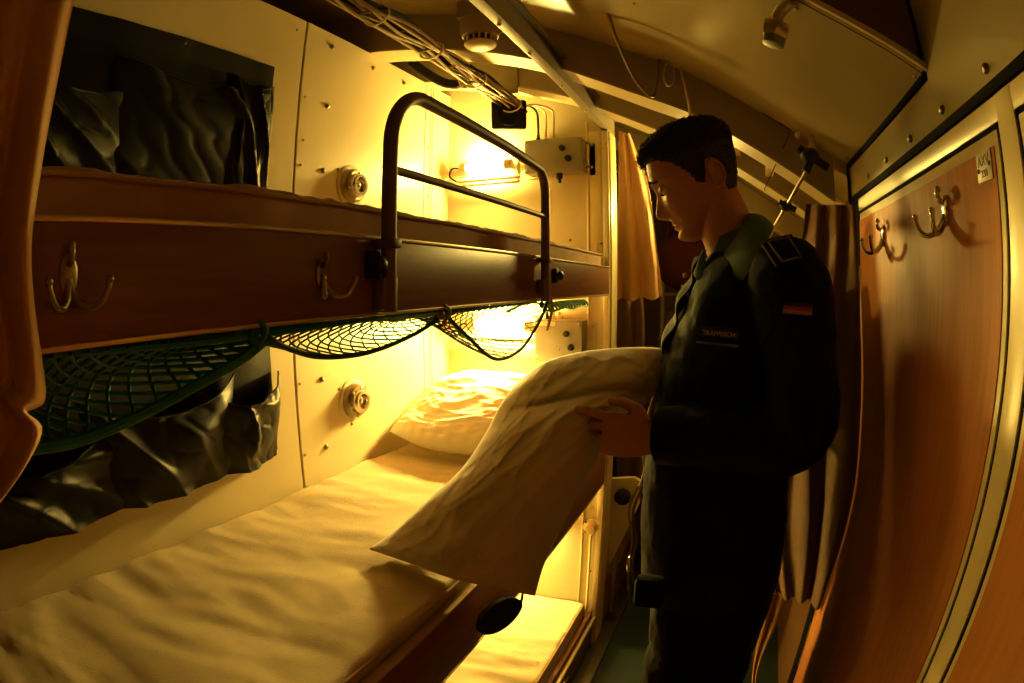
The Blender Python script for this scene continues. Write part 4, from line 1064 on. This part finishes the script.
st_ = MB().rings([ellring(V((HX + .004, y_, z_)), V((0, .4, 1)), a_, b_) for y_, z_, a_, b_ in ((-.012, .055, .078, .070), (-.008, .085, .070, .064), (-.004, .108, .066, .060), (-.004, .109, .060, .055), (-.012, .06, .06, .055))], caps=False)
obj('collar_band', st_, M['collar'], mn, smooth=80)
obj('collar_button', MB().ell(V((HX - .03, .098, .02)), (.005, .004, .005)), M['white'], mn)
obj('lanyard', MB().tube(crv([V((HX - .045, .092, .004)), V((HX - .062, .082, -.022)), V((HX - .080, .052, -.040)), V((HX - .095, .030, -.032))], 8), .0014, 6), M['patchline'], mn)
# cords at the waist
for i, (dy, m_) in enumerate(((0, 'grey'), (.008, 'patchline'))):
    obj('waist_cord', MB().tube(crv([V((.985, .158 - dy, -.37)), V((.975, .170 - dy, -.42)), V((.98, .160 - dy, -.48)), V((.985, .165 - dy, -.54)), V((.98, .158 - dy * 2, -.60))], 8), .0028, 6), M[m_], mn)
obj('clip', MB().ell(V((.975, .162, -.535)), (.005, .005, .016)), M['chrome'], mn)
obj('pouch', MB().box((.955, .085, -.625), (.99, .145, -.555), .012), M['trouser'], mn)
# trousers
tr_ = MB()
tr_.rings(tors([(-.80, .120, -.140, .175, 1.155), (-.70, .128, -.150, .182, 1.155), (-.60, .138, -.150, .180, 1.155), (-.50, .13, -.125, .165, 1.155), (-.44, .12, -.11, .155, 1.155)], seed=4))
for q in (1, -1):
    lx = 1.155 - q * .096
    path = crv([V((lx + q * .01, -.005, -.62)), V((lx, -.008, -.85)), V((lx - q * .002, -.012, -1.05)), V((lx - q * .004, -.025, -1.25)), V((lx - q * .004, -.02, FZ + .035))], 10)
    rr = [interp(i / (len(path) - 1), [(0, .098), (.3, .102), (.55, .088), (.8, .085), (1, .088)]) + .005 * noise.noise(V((i * .5, q, 2))) for i in range(len(path))]
    tr_.tube(path, rr, 26, flat=1.22, up=(1, 0, 0))
T_ = obj('trousers', tr_, M['trouser'], mn, smooth=80, clean=False)
md = T_.modifiers.new('join', 'REMESH'); md.mode = 'VOXEL'; md.voxel_size = .006; md.use_smooth_shade = True
md = T_.modifiers.new('soft', 'SMOOTH'); md.factor = .6; md.iterations = 8
md = T_.modifiers.new('folds', 'DISPLACE'); md.texture = tx; md.strength = .02; md.mid_level = .5; md.texture_coords = 'LOCAL'
for q in (1, -1):
    lx = 1.155 - q * .098
    sh_ = MB().rings([[V((lx + cos(a_) * w_, y_, max(FZ + .002, zc + sin(a_) * h_))) for a_ in [2 * pi * k / 20 for k in range(20)]] for y_, w_, h_, zc in ((-.10, .02, .03, FZ + .04), (-.085, .038, .055, FZ + .05), (-.02, .042, .075, FZ + .06), (.05, .046, .05, FZ + .045), (.12, .048, .036, FZ + .035), (.165, .038, .028, FZ + .028), (.185, .015, .012, FZ + .018))])
    obj('boot', sh_, M['black'], mn)

# ------------------------------------------------------------------ world, camera, view
w = bpy.data.worlds.new('world'); bpy.context.scene.world = w; w.use_nodes = True
w.node_tree.nodes['Background'].inputs[0].default_value = (1, .6, .3, 1)
w.node_tree.nodes['Background'].inputs[1].default_value = 0.0
cam = bpy.data.cameras.new('camera'); co = bpy.data.objects.new('camera', cam); col.objects.link(co)
cam.type = 'PANO'; cam.sensor_fit = 'HORIZONTAL'; cam.sensor_width = 36; cam.sensor_height = 24
cam.clip_start = .01
tgt = cam if hasattr(cam, 'panorama_type') else cam.cycles
for tg in (getattr(cam, 'cycles', None), cam):
    try:
        tg.panorama_type = 'FISHEYE_EQUISOLID'; tg.fisheye_lens = FPX / 1024 * 36; tg.fisheye_fov = pi
    except Exception: pass
mw = RW.transposed().to_4x4(); mw.translation = V((0, 0, H)); co.matrix_world = mw
sc = bpy.context.scene; sc.camera = co
sc.view_settings.view_transform = 'Standard'; sc.view_settings.look = 'None'
sc.view_settings.gamma = 1; sc.view_settings.use_curve_mapping = False
sc.view_settings.exposure = -.22
try:
    sc.cycles.use_denoising = True; sc.cycles.max_bounces = 10; sc.cycles.diffuse_bounces = 6
    sc.cycles.sample_clamp_indirect = 8
except Exception: pass
for o in bpy.data.objects:
    if 'o' in o: del o['o']
